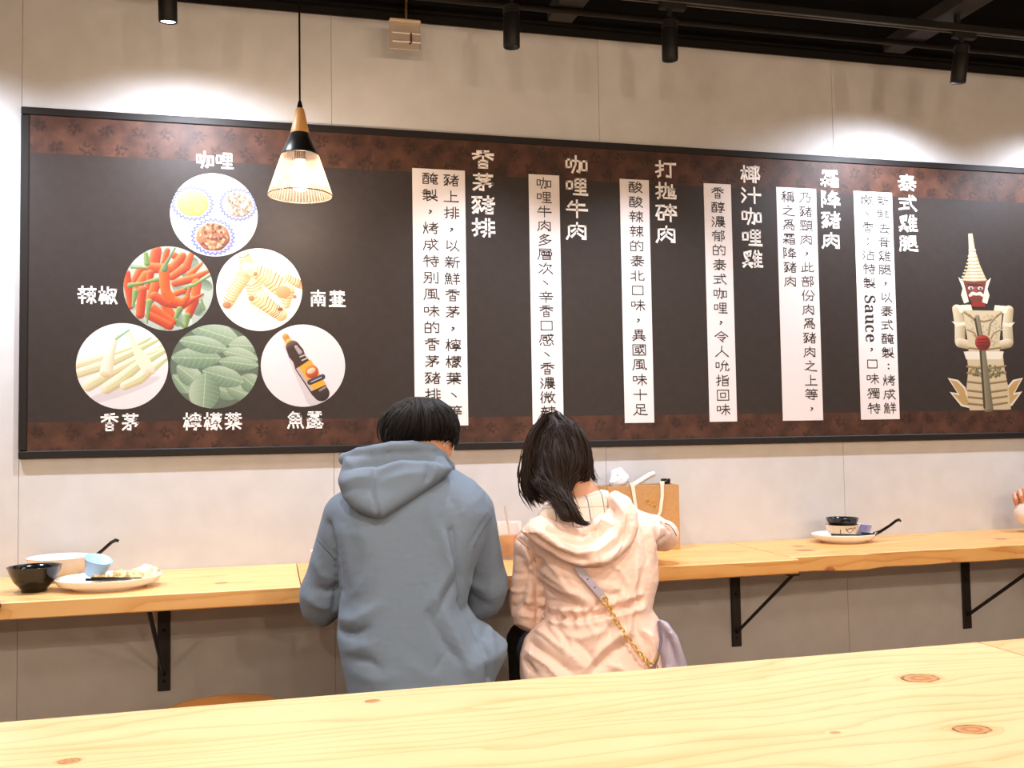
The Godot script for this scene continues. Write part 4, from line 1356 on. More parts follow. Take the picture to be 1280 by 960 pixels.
func pendant(at: Vector3, label: String, power: float) -> void:
	# at is the middle of the rim
	var o := thing("pendant_lamp", at, label, "pendant lamp", "ribbed glass pendant lamps")
	var xf := Transform3D(Basis.IDENTITY, at)
	var s := Build.new()
	var prof := [[0.114, 0.0495], [0.108, 0.052], [0.0, 0.0875]]
	var n := 120
	for i in 2:
		for k in n:
			var q := []
			for e in [[i, k], [i, k + 1], [i + 1, k + 1], [i + 1, k]]:
				var rib := 0.0011 * (1.0 if e[1] % 2 == 0 else -1.0)
				var a: float = TAU * e[1] / n
				var r: float = prof[e[0]][1] + rib
				q.append(at + Vector3(r * cos(a), prof[e[0]][0], r * sin(a)))
			s.quad(q[0], q[3], q[2], q[1], -1)
	obj("glass_shade", s.mesh(), glass(Color(1.0, 0.93, 0.86), 0.03), o)
	var ribs := Build.new()
	for k in 60:
		var a := TAU * k / 60.0
		var d := Vector3(cos(a), 0, sin(a))
		ribs.tube([at + d * 0.0515 + Vector3(0, 0.109, 0), at + d * 0.0883], [0.0009], 5, false)
	obj("glass_ribs", ribs.mesh(), glass(Color(0.80, 0.66, 0.55), 0.16), o)
	var rim := Build.new()
	var ring := []
	for k in 49:
		ring.append(at + Vector3(0.0875 * cos(TAU * k / 48.0), 0, 0.0875 * sin(TAU * k / 48.0)))
	rim.tube(ring, [0.0016], 8, false)
	obj("rim", rim.mesh(), mat(Color(0.50, 0.42, 0.36), 0.2, 0.5), o)
	var c := Build.new()
	c.lathe([Vector2(0.0505, 0.112), Vector2(0.0515, 0.114), Vector2(0.0505, 0.117), Vector2(0.0255, 0.174), Vector2(0.0, 0.174)], 40, xf)
	c.lathe([Vector2(0.0, 0.150), Vector2(0.02, 0.150), Vector2(0.0505, 0.112)], 40, xf)
	obj("metal_cone", c.mesh(), mat(Color(0.07, 0.065, 0.065), 0.32), o)
	var w := Build.new()
	w.lathe([Vector2(0.0258, 0.174), Vector2(0.0258, 0.176), Vector2(0.0115, 0.243), Vector2(0.0095, 0.245), Vector2(0.0, 0.245)], 40, xf)
	obj("wooden_neck", w.mesh(), mat(Color(0.80, 0.60, 0.36), 0.45), o)
	var g := Build.new()
	g.lathe([Vector2(0.0072, 0.245), Vector2(0.0072, 0.253), Vector2(0.004, 0.266), Vector2(0.0, 0.266)], 20, xf)
	obj("cord_grip", g.mesh(), M.black, o)
	var d := Build.new()
	d.tube([at + Vector3(0, 0.26, 0), Vector3(at.x, 3.0, at.z)], [0.0026], 8)
	obj("cord", d.mesh(), M.black, o)
	var h := Build.new()
	h.lathe([Vector2(0.014, 0.100), Vector2(0.016, 0.102), Vector2(0.016, 0.148), Vector2(0.0, 0.150)], 24, xf)
	obj("socket", h.mesh(), M.black, o)
	var bulb := Build.new()
	bulb.lathe([Vector2(0.0, 0.012), Vector2(0.012, 0.014), Vector2(0.022, 0.022), Vector2(0.028, 0.035), Vector2(0.029, 0.046), Vector2(0.026, 0.06), Vector2(0.019, 0.076), Vector2(0.0145, 0.09), Vector2(0.014, 0.101), Vector2(0.0, 0.101)], 28, xf)
	obj("bulb", bulb.mesh(), glow(Color(1.0, 0.93, 0.84), 5.0), o)
	var l := OmniLight3D.new()
	l.name = "bulb_light"
	o.add_child(l)
	l.global_position = at + Vector3(0, 0.045, 0)
	l.light_color = Color(1.0, 0.895, 0.78)
	l.light_energy = power
	l.light_size = 0.025
	l.omni_range = 14.0
	l.omni_attenuation = 2.0
	l.shadow_enabled = true

# A plain ceiling lamp of the dining room, out of the picture.
func ceiling_lamp(at: Vector3, size: Vector2, power: float, colour: Color, label: String) -> void:
	var o := thing("ceiling_lamp", at, label, "ceiling lamp", "square ceiling lamps of the dining room")
	var b := Build.new()
	b.box(at + Vector3(0, 0.022, 0), Vector3(size.x + 0.04, 0.04, size.y + 0.04), 0.006)
	obj("tray", b.mesh(), M.metal, o)
	var d := Build.new()
	d.box(at, Vector3(size.x, 0.006, size.y), 0.002)
	obj("diffuser", d.mesh(), glow(colour, 2.0), o)
	var r := Build.new()
	r.tube([at + Vector3(0, 0.04, 0), Vector3(at.x, 3.0, at.z)], [0.012], 8)
	obj("rod", r.mesh(), M.metal, o)
	var l := AreaLight3D.new()
	l.name = "panel_light"
	o.add_child(l)
	l.global_position = at + Vector3(0, -0.006, 0)
	l.rotation = Vector3(-PI / 2, 0, 0)
	l.area_size = size
	l.light_color = colour
	l.light_energy = power
	l.area_range = 14.0
	l.area_attenuation = 2.0
	l.shadow_enabled = true

func exit_box() -> void:
	var o := thing("hanging_sign", Vector3(0.4212, 2.3663, 0.1050), "small clear acrylic plate with two bright bands hung at the wall top", "sign")
	var k := Vector3(0.4216, 2.4052, 0.1050) - Vector3(0.433, 2.434, 0.05)
	var b := Build.new()
	b.box(k + Vector3(0.433, 2.428, 0.05), Vector3(0.098, 0.088, 0.006), 0.002)
	obj("plate", b.mesh(), mat(Color(0.66, 0.61, 0.56), 0.3), o)
	var c := Build.new()
	c.box(k + Vector3(0.433, 2.474, 0.055), Vector3(0.100, 0.010, 0.022), 0.003)
	obj("bracket", c.mesh(), mat(Color(0.78, 0.70, 0.60), 0.35), o)
	for y in [2.4365, 2.4085]:
		var s := Build.new()
		s.box(k + Vector3(0.438, y, 0.0545), Vector3(0.090, 0.004, 0.003), 0.001)
		obj("bright_band", s.mesh(), M.white, o)
	var h := Build.new()
	h.strip([k + Vector3(0.452, 2.438, 0.0555), k + Vector3(0.4525, 2.406, 0.0555), k + Vector3(0.446, 2.4025, 0.0555)], [0.005, 0.005, 0.005], 0.0008, Vector3.BACK)
	obj("hook_mark", h.mesh(), mat(Color(0.20, 0.10, 0.07), 0.5), o)
	var r := Build.new()
	r.tube([k + Vector3(0.437, 2.479, 0.055), k + Vector3(0.438, 2.545, 0.055), k + Vector3(0.438, 2.56, 0.06)], [0.004], 8)
	obj("hanger_chain", r.mesh(), mat(Color(0.55, 0.40, 0.22), 0.4, 0.4), o)

# ---------------------------------------------------------------- furniture
func counter() -> void:
	var pale := c8(218, 166, 100)
	var line := c8(190, 124, 62)
	var knot := c8(150, 92, 54)
	var planks := [["pale wooden wall counter plank at the left under the bowls", -1.75, 0.078, 0.468, 0.696, [[1.06, 0.47, 0.035], [1.40, 0.30, 0.010], [1.62, 0.33, 0.012], [1.28, 0.12, 0.008]], 0.0, 31],
		["wooden wall counter plank behind the two diners", 0.081, 1.549, 0.462, 0.696, [[1.18, 0.52, 0.013], [0.8, 0.2, 0.02]], 0.0, 33],
		["live-edge wooden wall counter plank at the right under the plate", 1.553, 3.55, 0.412, 0.6915, [[0.125, 0.28, 0.021], [0.16, 0.18, 0.014], [0.13, 0.46, 0.012], [0.9, 0.25, 0.015]], 0.020, 35]]
	for e in planks:
		var long: float = e[2] - e[1]
		var m := mat(Color(1, 1, 1), 0.38)
		m.albedo_texture = wood_texture(long, 0.56, 900, e[5], e[7], pale if e[7] != 31 else c8(226, 182, 122), line if e[7] != 31 else c8(204, 146, 82), knot, 26.0)
		var o := obj("counter_plank", plank(Vector3(e[1], e[4], 0.002), Vector3(e[2], 0.74, e[3]), 0.003, long, 0.56, e[6], e[7]), m)
		tag(o, e[0], "counter", "planks of the wall counter")
	# steel plate under the joint
	var j := Build.new()
	j.box(Vector3(1.50, 0.692, 0.30), Vector3(0.10, 0.006, 0.22), 0.002)
	tag(obj("joint_plate", j.mesh(), M.iron), "flat dark steel plate under the counter joint", "plate")
	for e in [[-0.309, "black iron counter bracket at the left under the bowls", 0.004], [1.572, "black iron counter bracket beside the counter joint", -0.047], [2.512, "black iron counter bracket farthest right under the live-edge plank", -0.07], [-1.25, "black iron counter bracket left of the picture", 0.0]]:
		var x: float = e[0]
		var top := 0.6955 if x < 1.5 else 0.685
		var o := thing("shelf_bracket", Vector3(x, 0.38, 0.004), e[1], "bracket", "iron brackets of the wall counter")
		var b := Build.new()
		b.box(Vector3(x, (0.38 + top) / 2, 0.0045), Vector3(0.036, top - 0.38, 0.006), 0.0015)
		obj("wall_bar", b.mesh(), M.iron, o)
		var a := Build.new()
		a.box(Vector3(x, top - 0.003, 0.205), Vector3(0.036, 0.006, 0.39), 0.0015)
		obj("arm", a.mesh(), M.iron, o)
		var s := Build.new()
		s.tube([Vector3(x, 0.43, 0.008), Vector3(x, top - 0.006, 0.385)], [0.0065], 4)
		obj("strut", s.mesh(), M.iron, o)
		for y in [0.41, 0.56]:
			var k := Build.new()
			k.lathe([Vector2(0.0, 0.0035), Vector2(0.004, 0.003), Vector2(0.0052, 0.0)], 12, Transform3D(Basis(Vector3(1, 0, 0), PI / 2), Vector3(x, y, 0.0075)))
			obj("screw", k.mesh(), M.metal, o)

func tables() -> void:
	var pale := c8(242, 209, 166)
	var line := c8(217, 174, 120)
	var knot := c8(178, 124, 76)
	for e in [["long pale pine dining table in the foreground, nearest the camera", -1.15, 1.263, [[2.150, 0.185, 0.0235], [2.048, 0.425, 0.019], [0.905, 0.207, 0.010], [1.298, 0.052, 0.008], [1.87, 0.385, 0.005], [1.42, 0.62, 0.02]], 51, pale, line], ["pinkish pine table joined to the right end of the foreground table", 1.267, 3.6, [[0.06, 0.17, 0.012], [0.9, 0.4, 0.03]], 57, c8(230, 196, 150), c8(210, 166, 116)]]:
		var long: float = e[2] - e[1]
		var o := thing("dining_table", Vector3((e[1] + e[2]) / 2, 0, 1.95), e[0], "table", "pine dining tables")
		var m := mat(Color(1, 1, 1), 0.33)
		m.albedo_texture = wood_texture(long, 0.9, 1800 if e[4] == 51 else 700, e[3], e[4], e[5], e[6], knot, 30.0)
		obj("table_top", plank(Vector3(e[1], 0.69, 1.556), Vector3(e[2], 0.74, 2.40), 0.004, long, 0.9), m, o)
		for x in [e[1] + 0.12, e[2] - 0.12]:
			for z in [1.66, 2.30]:
				var b := Build.new()
				b.box(Vector3(x, 0.345, z), Vector3(0.06, 0.69, 0.06), 0.003)
				obj("leg", b.mesh(), M.iron, o)
		var r := Build.new()
		r.box(Vector3((e[1] + e[2]) / 2, 0.665, 1.98), Vector3(long - 0.24, 0.05, 0.04), 0.003)
		obj("rail", r.mesh(), M.iron, o)

func stool(x: float, z: float, top: float, label: String) -> void:
	var o := thing("round_stool", Vector3(x, 0, z), label, "stool", "round wooden stools at the counter")
	var xf := Transform3D(Basis.IDENTITY, Vector3(x, 0, z))
	var b := Build.new()
	b.lathe([Vector2(0.0, top - 0.032), Vector2(0.152, top - 0.032), Vector2(0.158, top - 0.026), Vector2(0.16, top - 0.008), Vector2(0.154, top - 0.001), Vector2(0.14, top), Vector2(0.0, top)], 48, xf)
	obj("seat", b.mesh(), M.stool, o)
	for k in 4:
		var a := TAU * (k + 0.5) / 4.0
		var d := Vector3(cos(a), 0, sin(a))
		var l := Build.new()
		l.tube([Vector3(x, top - 0.032, z) + d * 0.11, Vector3(x, 0.0, z) + d * 0.17], [0.013, 0.012], 10)
		obj("leg", l.mesh(), M.iron, o)
	var ring := []
	for k in 33:
		ring.append(Vector3(x + 0.146 * cos(TAU * k / 32.0), 0.17, z + 0.146 * sin(TAU * k / 32.0)))
	var f := Build.new()
	f.tube(ring, [0.007], 8, false)
	obj("foot_ring", f.mesh(), M.iron, o)

# ---------------------------------------------------------------- tableware
func vessel(called: String, at: Vector3, profile: Array, m: Material, label: String, category: String, group := "", stretch := Vector3.ONE, turn := Basis.IDENTITY) -> MeshInstance3D:
	var b := Build.new()
	b.lathe(profile, 48)
	var o := obj(called, b.mesh(), m)
	o.transform = Transform3D(turn * Basis.from_scale(stretch), at)
	tag(o, label, category, group)
	return o

func bowl_profile(r: float, h: float, foot: float, wall := 0.003) -> Array:
	return [Vector2(0.0, 0.003), Vector2(foot - 0.004, 0.003), Vector2(foot - 0.003, 0.0), Vector2(foot, 0.0), Vector2(foot + 0.001, 0.008), Vector2(foot + 0.004, 0.011), Vector2(lerpf(foot, r, 0.55), h * 0.42), Vector2(lerpf(foot, r, 0.85), h * 0.75), Vector2(r, h - 0.001), Vector2(r + 0.001, h), Vector2(r - wall, h), Vector2(lerpf(foot, r, 0.85) - wall, h * 0.75), Vector2(lerpf(foot, r, 0.5) - wall, h * 0.40), Vector2(foot * 0.7, 0.016), Vector2(0.0, 0.014)]

func plate_profile(r: float) -> Array:
	return [Vector2(0.0, 0.003), Vector2(r * 0.66, 0.003), Vector2(r * 0.67, 0.0), Vector2(r * 0.70, 0.0), Vector2(r * 0.72, 0.006), Vector2(r * 0.93, 0.013), Vector2(r * 0.99, 0.026), Vector2(r, 0.029), Vector2(r * 0.975, 0.029), Vector2(r * 0.91, 0.017), Vector2(r * 0.72, 0.011), Vector2(0.0, 0.010)]

func spoon(at: Vector3, turn: Basis, label: String) -> void:   # a black ladle-like soup spoon; its bowl at the origin, its handle along +x and up
	var o := thing("soup_spoon", at, label, "spoon", "black soup spoons")
	var xf := Transform3D(turn, at)
	var b := Build.new()
	b.lathe([Vector2(0.0, 0.0), Vector2(0.014, 0.001), Vector2(0.021, 0.008), Vector2(0.023, 0.014), Vector2(0.0215, 0.014), Vector2(0.019, 0.009), Vector2(0.012, 0.003), Vector2(0.0, 0.002)], 24, xf * Transform3D(Basis.from_scale(Vector3(1.35, 1, 1)), Vector3.ZERO))
	obj("spoon_bowl", b.mesh(), M.black_glaze, o)
	var h := Build.new()
	h.tube([xf * Vector3(0.024, 0.012, 0), xf * Vector3(0.05, 0.022, 0), xf * Vector3(0.09, 0.045, 0), xf * Vector3(0.118, 0.064, 0), xf * Vector3(0.130, 0.068, 0), xf * Vector3(0.138, 0.064, 0)], [0.007, 0.0055, 0.005, 0.005, 0.0055, 0.004], 10)
	obj("handle", h.mesh(), M.black_glaze, o)

func chopstick(a: Vector3, b: Vector3, label: String) -> void:
	var s := Build.new()
	s.tube([a, a.lerp(b, 0.5), b], [0.0036, 0.003, 0.0016], 8)
	tag(obj("chopstick", s.mesh(), M.black_glaze), label, "chopstick", "black chopsticks on the plates")

# Scraps nobody could count: one heap of them.
func lumps(c: Vector3, spread: Vector2, n: int, size: float, m: Material, sid: int, label: String) -> void:
	var rng := RandomNumberGenerator.new()
	rng.seed = sid
	var b := Build.new()
	for i in n:
		var s := size * rng.randf_range(0.55, 1.15)
		var p := c + Vector3(rng.randf_range(-1, 1) * spread.x, s * 0.62, rng.randf_range(-1, 1) * spread.y)
		b.blob(p, Vector3(s, s * 0.75, s * 0.9), 0.75, sid + i * 7, 9, 14)
	var o := obj("food_scraps", b.mesh(), m)
	tag(o, label, "food")
	o.set_meta("kind", "stuff")

func food(a: Color, b: Color) -> StandardMaterial3D:
	return grained(mat(Color(1, 1, 1), 0.6), noise_tex(128, 0.05, 14, ramp([b, a, a.lightened(0.2)], [0.32, 0.5, 0.75])), 8.0)

func tableware() -> void:
	var y := 0.7402
	# left setting
	vessel("soup_bowl", Vector3(-0.6007, 0.7697, 0.3100) * Vector3(1, 0, 1) + Vector3(0, y, 0), bowl_profile(0.066, 0.066, 0.031), M.black_glaze, "black lacquered bowl at the far left of the counter", "bowl")
	var wx := Vector3(-0.5787, 0.7602, 0.1150)
	vessel("serving_bowl", Vector3(wx.x, y, wx.z), bowl_profile(0.084, 0.066, 0.045, 0.004), mat(Color(0.92, 0.90, 0.89), 0.22), "large off-white bowl behind the black bowl at the left", "bowl")
	spoon(Vector3(wx.x + 0.030, y + 0.020, wx.z), Basis(Vector3(0, 0, 1), 0.14), "black spoon standing in the large off-white bowl")
	var pc := Vector3(-0.4175, 0.7586, 0.3150)
	pc = Vector3(pc.x, y, 0.315)
	vessel("oval_plate", pc, plate_profile(0.134), M.white, "white oval plate with food scraps and a blue cup at the left", "plate", "", Vector3(1.0, 1.05, 0.80))
	vessel("sauce_cup", Vector3(-0.4558, 0.7733, 0.3000), [Vector2(0.0, 0.0), Vector2(0.022, 0.0), Vector2(0.024, 0.002), Vector2(0.036, 0.046), Vector2(0.0375, 0.047), Vector2(0.0345, 0.047), Vector2(0.022, 0.004), Vector2(0.0, 0.003)], M.blue_plastic, "pale blue sauce cup tilted on the white oval plate", "cup", "", Vector3.ONE, Basis(Vector3(0, 0, 1), -0.28) * Basis(Vector3(1, 0, 0), 0.22))
	var golden := Color(0.93, 0.82, 0.58)
	var brown := Color(0.66, 0.44, 0.24)
	var rice := Color(0.95, 0.90, 0.78)
	lumps(pc + Vector3(0.018, 0.016, 0.0), Vector2(0.050, 0.03), 16, 0.017, food(golden, brown), 5, "golden food scraps in the middle of the left oval plate")
	lumps(pc + Vector3(0.096, 0.018, -0.015), Vector2(0.010, 0.010), 4, 0.024, food(rice, golden), 9, "pale crumpled lump of food at the right end of the left oval plate")
	chopstick(pc + Vector3(-0.045, 0.034, 0.07), pc + Vector3(0.07, 0.030, 0.085), "black chopstick lying across the left oval plate, front one")
	chopstick(pc + Vector3(-0.035, 0.034, 0.052), pc + Vector3(0.09, 0.031, 0.068), "black chopstick lying across the left oval plate, rear one")
	# the rim of a bowl showing beside the blue-grey sleeve
	vessel("rice_bowl", Vector3(0.175, y, 0.20), bowl_profile(0.060, 0.060, 0.03), M.white, "white bowl just showing left of the blue-grey sleeve", "bowl")
	vessel("noodle_bowl", Vector3(0.38, y, 0.17), bowl_profile(0.085, 0.075, 0.042), M.white, "white bowl in front of the person in the blue-grey hoodie", "bowl")
	vessel("noodle_bowl", Vector3(0.86, y, 0.17), bowl_profile(0.085, 0.075, 0.042), M.cream_glaze, "cream bowl in front of the person in the beige jacket", "bowl")
	# drink
	var gx := Vector3(0.7298, 0.7611, 0.1400)
	var g := thing("drink_cup", Vector3(gx.x, y, 0.14), "clear plastic cup of amber tea with a straw between the diners", "cup")
	var gb := Build.new()
	var xf := Transform3D(Basis.IDENTITY, Vector3(gx.x, y, 0.14))
	gb.lathe([Vector2(0.0, 0.0), Vector2(0.028, 0.0), Vector2(0.029, 0.002), Vector2(0.041, 0.112), Vector2(0.0425, 0.113), Vector2(0.0425, 0.116), Vector2(0.0405, 0.116), Vector2(0.0285, 0.004), Vector2(0.0, 0.003)], 36, xf)
	obj("cup_wall", gb.mesh(), glass(Color(0.96, 0.94, 0.92), 0.14), g)
	var tea := Build.new()
	tea.lathe([Vector2(0.0, 0.004), Vector2(0.0275, 0.005), Vector2(0.0350, 0.074), Vector2(0.0, 0.074)], 36, xf)
	obj("tea", tea.mesh(), mat(Color(0.72, 0.44, 0.19), 0.15), g)
	var straw := Build.new()
	straw.tube([Vector3(gx.x + 0.01, y + 0.01, 0.145), Vector3(gx.x - 0.012, y + 0.165, 0.135)], [0.0035], 10)
	obj("straw", straw.mesh(), mat(Color(0.74, 0.68, 0.62), 0.35), g)
	# right setting
	var rp := Vector3(1.9242, 0.7650, 0.1300)
	rp = Vector3(rp.x, y, 0.13)
	vessel("oval_plate", rp, plate_profile(0.113), M.white, "white plate holding stacked bowls at the right of the counter", "plate", "", Vector3(1.0, 1.0, 0.82))
	var bp := rp + Vector3(-0.005, 0.0105, 0.0)
	var rb := vessel("rice_bowl", bp, bowl_profile(0.0585, 0.049, 0.034), M.cream_glaze, "cream bowl with brown brush strokes on the right plate", "bowl")
	var mark := Build.new()
	for s in [[[-0.02, 0.008, -0.024, 0.018, -0.024, 0.030]], [[-0.008, 0.034, -0.002, 0.024, 0.010, 0.018, 0.018, 0.030, 0.008, 0.035, -0.004, 0.030]], [[-0.012, 0.014, -0.004, 0.008]], [[0.004, 0.012, 0.014, 0.014]], [[0.018, 0.034, 0.022, 0.036]]]:
		var line := []
		for i in range(0, s[0].size(), 2):
			var a: float = 1.80 - s[0][i] / 0.05
			var h: float = s[0][i + 1] + 0.006
			var r := lerpf(0.034, 0.0585, clampf((h - 0.005) / 0.044, 0.0, 1.0)) + 0.0038
			line.append(Vector3(r * cos(a), h, r * sin(a)))
		mark.tube(line, [0.0014, 0.0018, 0.0014], 5)
	var mk := obj("brush_marks", mark.mesh(), mat(Color(0.36, 0.20, 0.10), 0.4), rb, true)
	mk.set_meta("label", "brown brush-stroke pattern")
	vessel("soup_bowl", bp + Vector3(0.0, 0.026, 0.0), bowl_profile(0.0545, 0.046, 0.030), M.black_glaze, "black bowl nested in the cream bowl at the right", "bowl")
	vessel("sauce_cup", rp + Vector3(0.074, 0.014, -0.012), [Vector2(0.0, 0.0), Vector2(0.022, 0.0), Vector2(0.024, 0.002), Vector2(0.034, 0.042), Vector2(0.0355, 0.043), Vector2(0.0325, 0.043), Vector2(0.022, 0.004), Vector2(0.0, 0.003)], M.lilac_plastic, "lilac sauce cup behind the stacked bowls on the right plate", "cup", "", Vector3.ONE, Basis(Vector3(0, 0, 1), -0.12))
	spoon(rp + Vector3(0.064, 0.018, 0.048), Basis(Vector3(0, 1, 0), 0.15) * Basis(Vector3(0, 0, 1), -0.12), "black spoon resting over the edge of the right plate")
	chopstick(rp + Vector3(-0.085, 0.033, 0.055), rp + Vector3(0.03, 0.030, 0.086), "black chopstick lying in front of the stacked bowls")
	lumps(rp + Vector3(-0.082, 0.012, 0.005), Vector2(0.012, 0.012), 4, 0.011, food(golden, brown), 15, "golden scraps at the left end of the right plate")
	lumps(rp + Vector3(0.055, 0.011, 0.055), Vector2(0.012, 0.006), 4, 0.009, food(brown, Color(0.40, 0.22, 0.14)), 19, "brown scraps beside the spoon on the right plate")

func paper_bag() -> void:
	var y := 0.7402
	var lo := Vector3(1.0677, 0.7147, 0.1000)
	var hi := Vector3(1.3161, 0.9548, 0.1000)
	var cx := (lo.x + hi.x) / 2
	var w := hi.x - lo.x
	var top := hi.y
	var d := 0.10
	var z := 0.07
	var o := thing("paper_bag", Vector3(cx, y, z), "kraft paper carrier bag with white ribbon handles beside the beige sleeve", "bag")
	for e in [[Vector3(cx, (y + top) / 2, z + d / 2), Vector3(w, top - y, 0.003)], [Vector3(cx, (y + top) / 2, z - d / 2), Vector3(w, top - y, 0.003)], [Vector3(cx - w / 2, (y + top) / 2, z), Vector3(0.003, top - y, d)], [Vector3(cx + w / 2, (y + top) / 2, z), Vector3(0.003, top - y, d)], [Vector3(cx, y + 0.0015, z), Vector3(w, 0.003, d)]]:
		var b := Build.new()
		b.box(e[0], e[1], 0.0008)
		obj("side", b.mesh(), M.kraft, o)
	var f := z + d / 2 + 0.002
	for e in [[Vector3(1.1518, 0.9580, 0.1200), Vector3(1.1565, 0.9212, 0.1200), Vector3(1.1675, 0.8434, 0.1300), Vector3(1.1887, 0.7958, 0.1300)], [Vector3(1.2561, 0.9602, 0.1200), Vector3(1.2550, 0.9181, 0.1200), Vector3(1.2467, 0.8666, 0.1300), Vector3(1.2171, 0.8102, 0.1300)]]:
		var h := Build.new()
		var line := []
		for q in e:
			line.append(Vector3(q.x, q.y, f + 0.003))
		h.strip(line, [0.013, 0.011, 0.010, 0.009], 0.0008, Vector3.BACK)
		h.strip([line[0] + Vector3(-0.008, 0.002, -0.001), line[0] + Vector3(0.008, 0.002, -0.001)], [0.010, 0.010], 0.0008, Vector3.BACK)
		obj("ribbon_handle", h.mesh(), M.ribbon, o)
	var g := Build.new()
	for s in [[804, 626, 812, 624, 817, 629], [806, 627, 810, 621], [812, 630, 818, 634, 816, 628], [813, 622, 817, 625], [808, 630, 812, 627]]:
		var line := []
		for i in range(0, s.size(), 2):
			line.append(Vector3(cx + (s[i] - 802.0) * 0.00245, top - (s[i + 1] - 605.0) * 0.00245, f))
		g.strip(line, [0.003, 0.0045, 0.003], 0.0006, Vector3.BACK)
	obj("gold_emblem", g.mesh(), M.gold, o)
	# what looks out of the bag
	var t := Build.new()
	t.blob(Vector3(1.1300, 0.9715, 0.0600) + Vector3(0, -0.005, 0), Vector3(0.032, 0.042, 0.030), 0.35, 4, 16, 22)
	var cloth := thing("white_cloth", Vector3(1.1296, 0.9529, 0.0600), "crumpled white speckled cloth sticking out of the kraft bag", "cloth")
	obj("cloth_bundle", t.mesh(), mat(Color(0.88, 0.86, 0.87), 0.8), cloth)
	var dots := Build.new()
	for q in [Vector3(1.1143, 0.9890, 0.0880), Vector3(1.0984, 0.9629, 0.0840), Vector3(1.1515, 0.9641, 0.0850)]:
		dots.blob(q, Vector3(0.0018, 0.0026, 0.002), 0.3, 2, 5, 7)
	obj("speckles", dots.mesh(), mat(Color(0.35, 0.30, 0.32), 0.7), cloth)
	var tube := Build.new()
	tube.tube([Vector3(1.1689, 0.9331, 0.0600), Vector3(1.1837, 0.9539, 0.0600), Vector3(1.2389, 0.9845, 0.0600), Vector3(1.2563, 0.9894, 0.0600)], [0.009, 0.0095, 0.0095, 0.008], 16)
	tag(obj("paper_roll", tube.mesh(), mat(Color(0.92, 0.88, 0.84), 0.6)), "white rolled tube leaning out of the kraft bag", "paper roll")
	var c := Vector3(1.2960, 0.9560, 0.0600)
	var cap := Build.new()
	cap.lathe([Vector2(0.0, 0.0), Vector2(0.016, 0.0), Vector2(0.0165, 0.002), Vector2(0.0165, 0.014), Vector2(0.0145, 0.017), Vector2(0.0, 0.017)], 24, Transform3D(Basis.IDENTITY, c + Vector3(0, -0.001, 0)))
	var bottle := thing("bottle", Vector3(c.x, y + 0.004, c.z), "bottle with a black cap standing in the kraft bag", "bottle")
	obj("cap", cap.mesh(), M.black_glaze, bottle)
	var bb := Build.new()
	bb.lathe([Vector2(0.0, 0.0), Vector2(0.022, 0.0), Vector2(0.024, 0.004), Vector2(0.024, c.y - y - 0.05), Vector2(0.013, c.y - y - 0.015), Vector2(0.013, c.y - y - 0.005), Vector2(0.0, c.y - y - 0.005)], 24, Transform3D(Basis.IDENTITY, Vector3(c.x, y + 0.004, c.z)))
	obj("bottle_body", bb.mesh(), mat(Color(0.75, 0.72, 0.70), 0.3), bottle)

# ---------------------------------------------------------------- people
func hand_solid(s: Solid, wrist: Vector3, dir: Vector3, palm: Vector3, thumb_side: float, curl: float) -> void:
	dir = dir.normalized()
	var side := dir.cross(palm).normalized() * thumb_side
	palm = side.cross(dir).normalized() * thumb_side
	for k in 4:
		var off := (1.5 - k) * 0.0185
		var root := wrist + dir * 0.012 + side * off * 0.6
		var knuckle := wrist + dir * (0.082 - absf(k - 1.2) * 0.005) + side * off
		s.limb(root, knuckle, 0.014, 0.0105, 0.012)
		var len: float = [0.042, 0.047, 0.043, 0.034][k]
		var p := knuckle
		var d := dir
		var a := curl
		for n in 3:
			d = d.rotated(side * thumb_side, a * (0.8 if n == 0 else 1.0)).normalized()
			var q: Vector3 = p + d * len * [1.0, 0.62, 0.5][n]
			s.limb(p, q, 0.0092 - n * 0.0008, 0.0086 - n * 0.0009, 0.003)
			p = q
	var t0 := wrist + dir * 0.022 + side * 0.026
	var t1 := t0 + (dir * 0.7 + side * 0.7 + palm * 0.25).normalized() * 0.036
	var t2 := t1 + (dir * 0.95 + side * 0.15 + palm * 0.45).normalized() * 0.032
	s.chain([t0, t1, t2, t2 + (dir + palm * 0.6).normalized() * 0.024], [0.0145, 0.0115, 0.0100, 0.0085], 0.008)

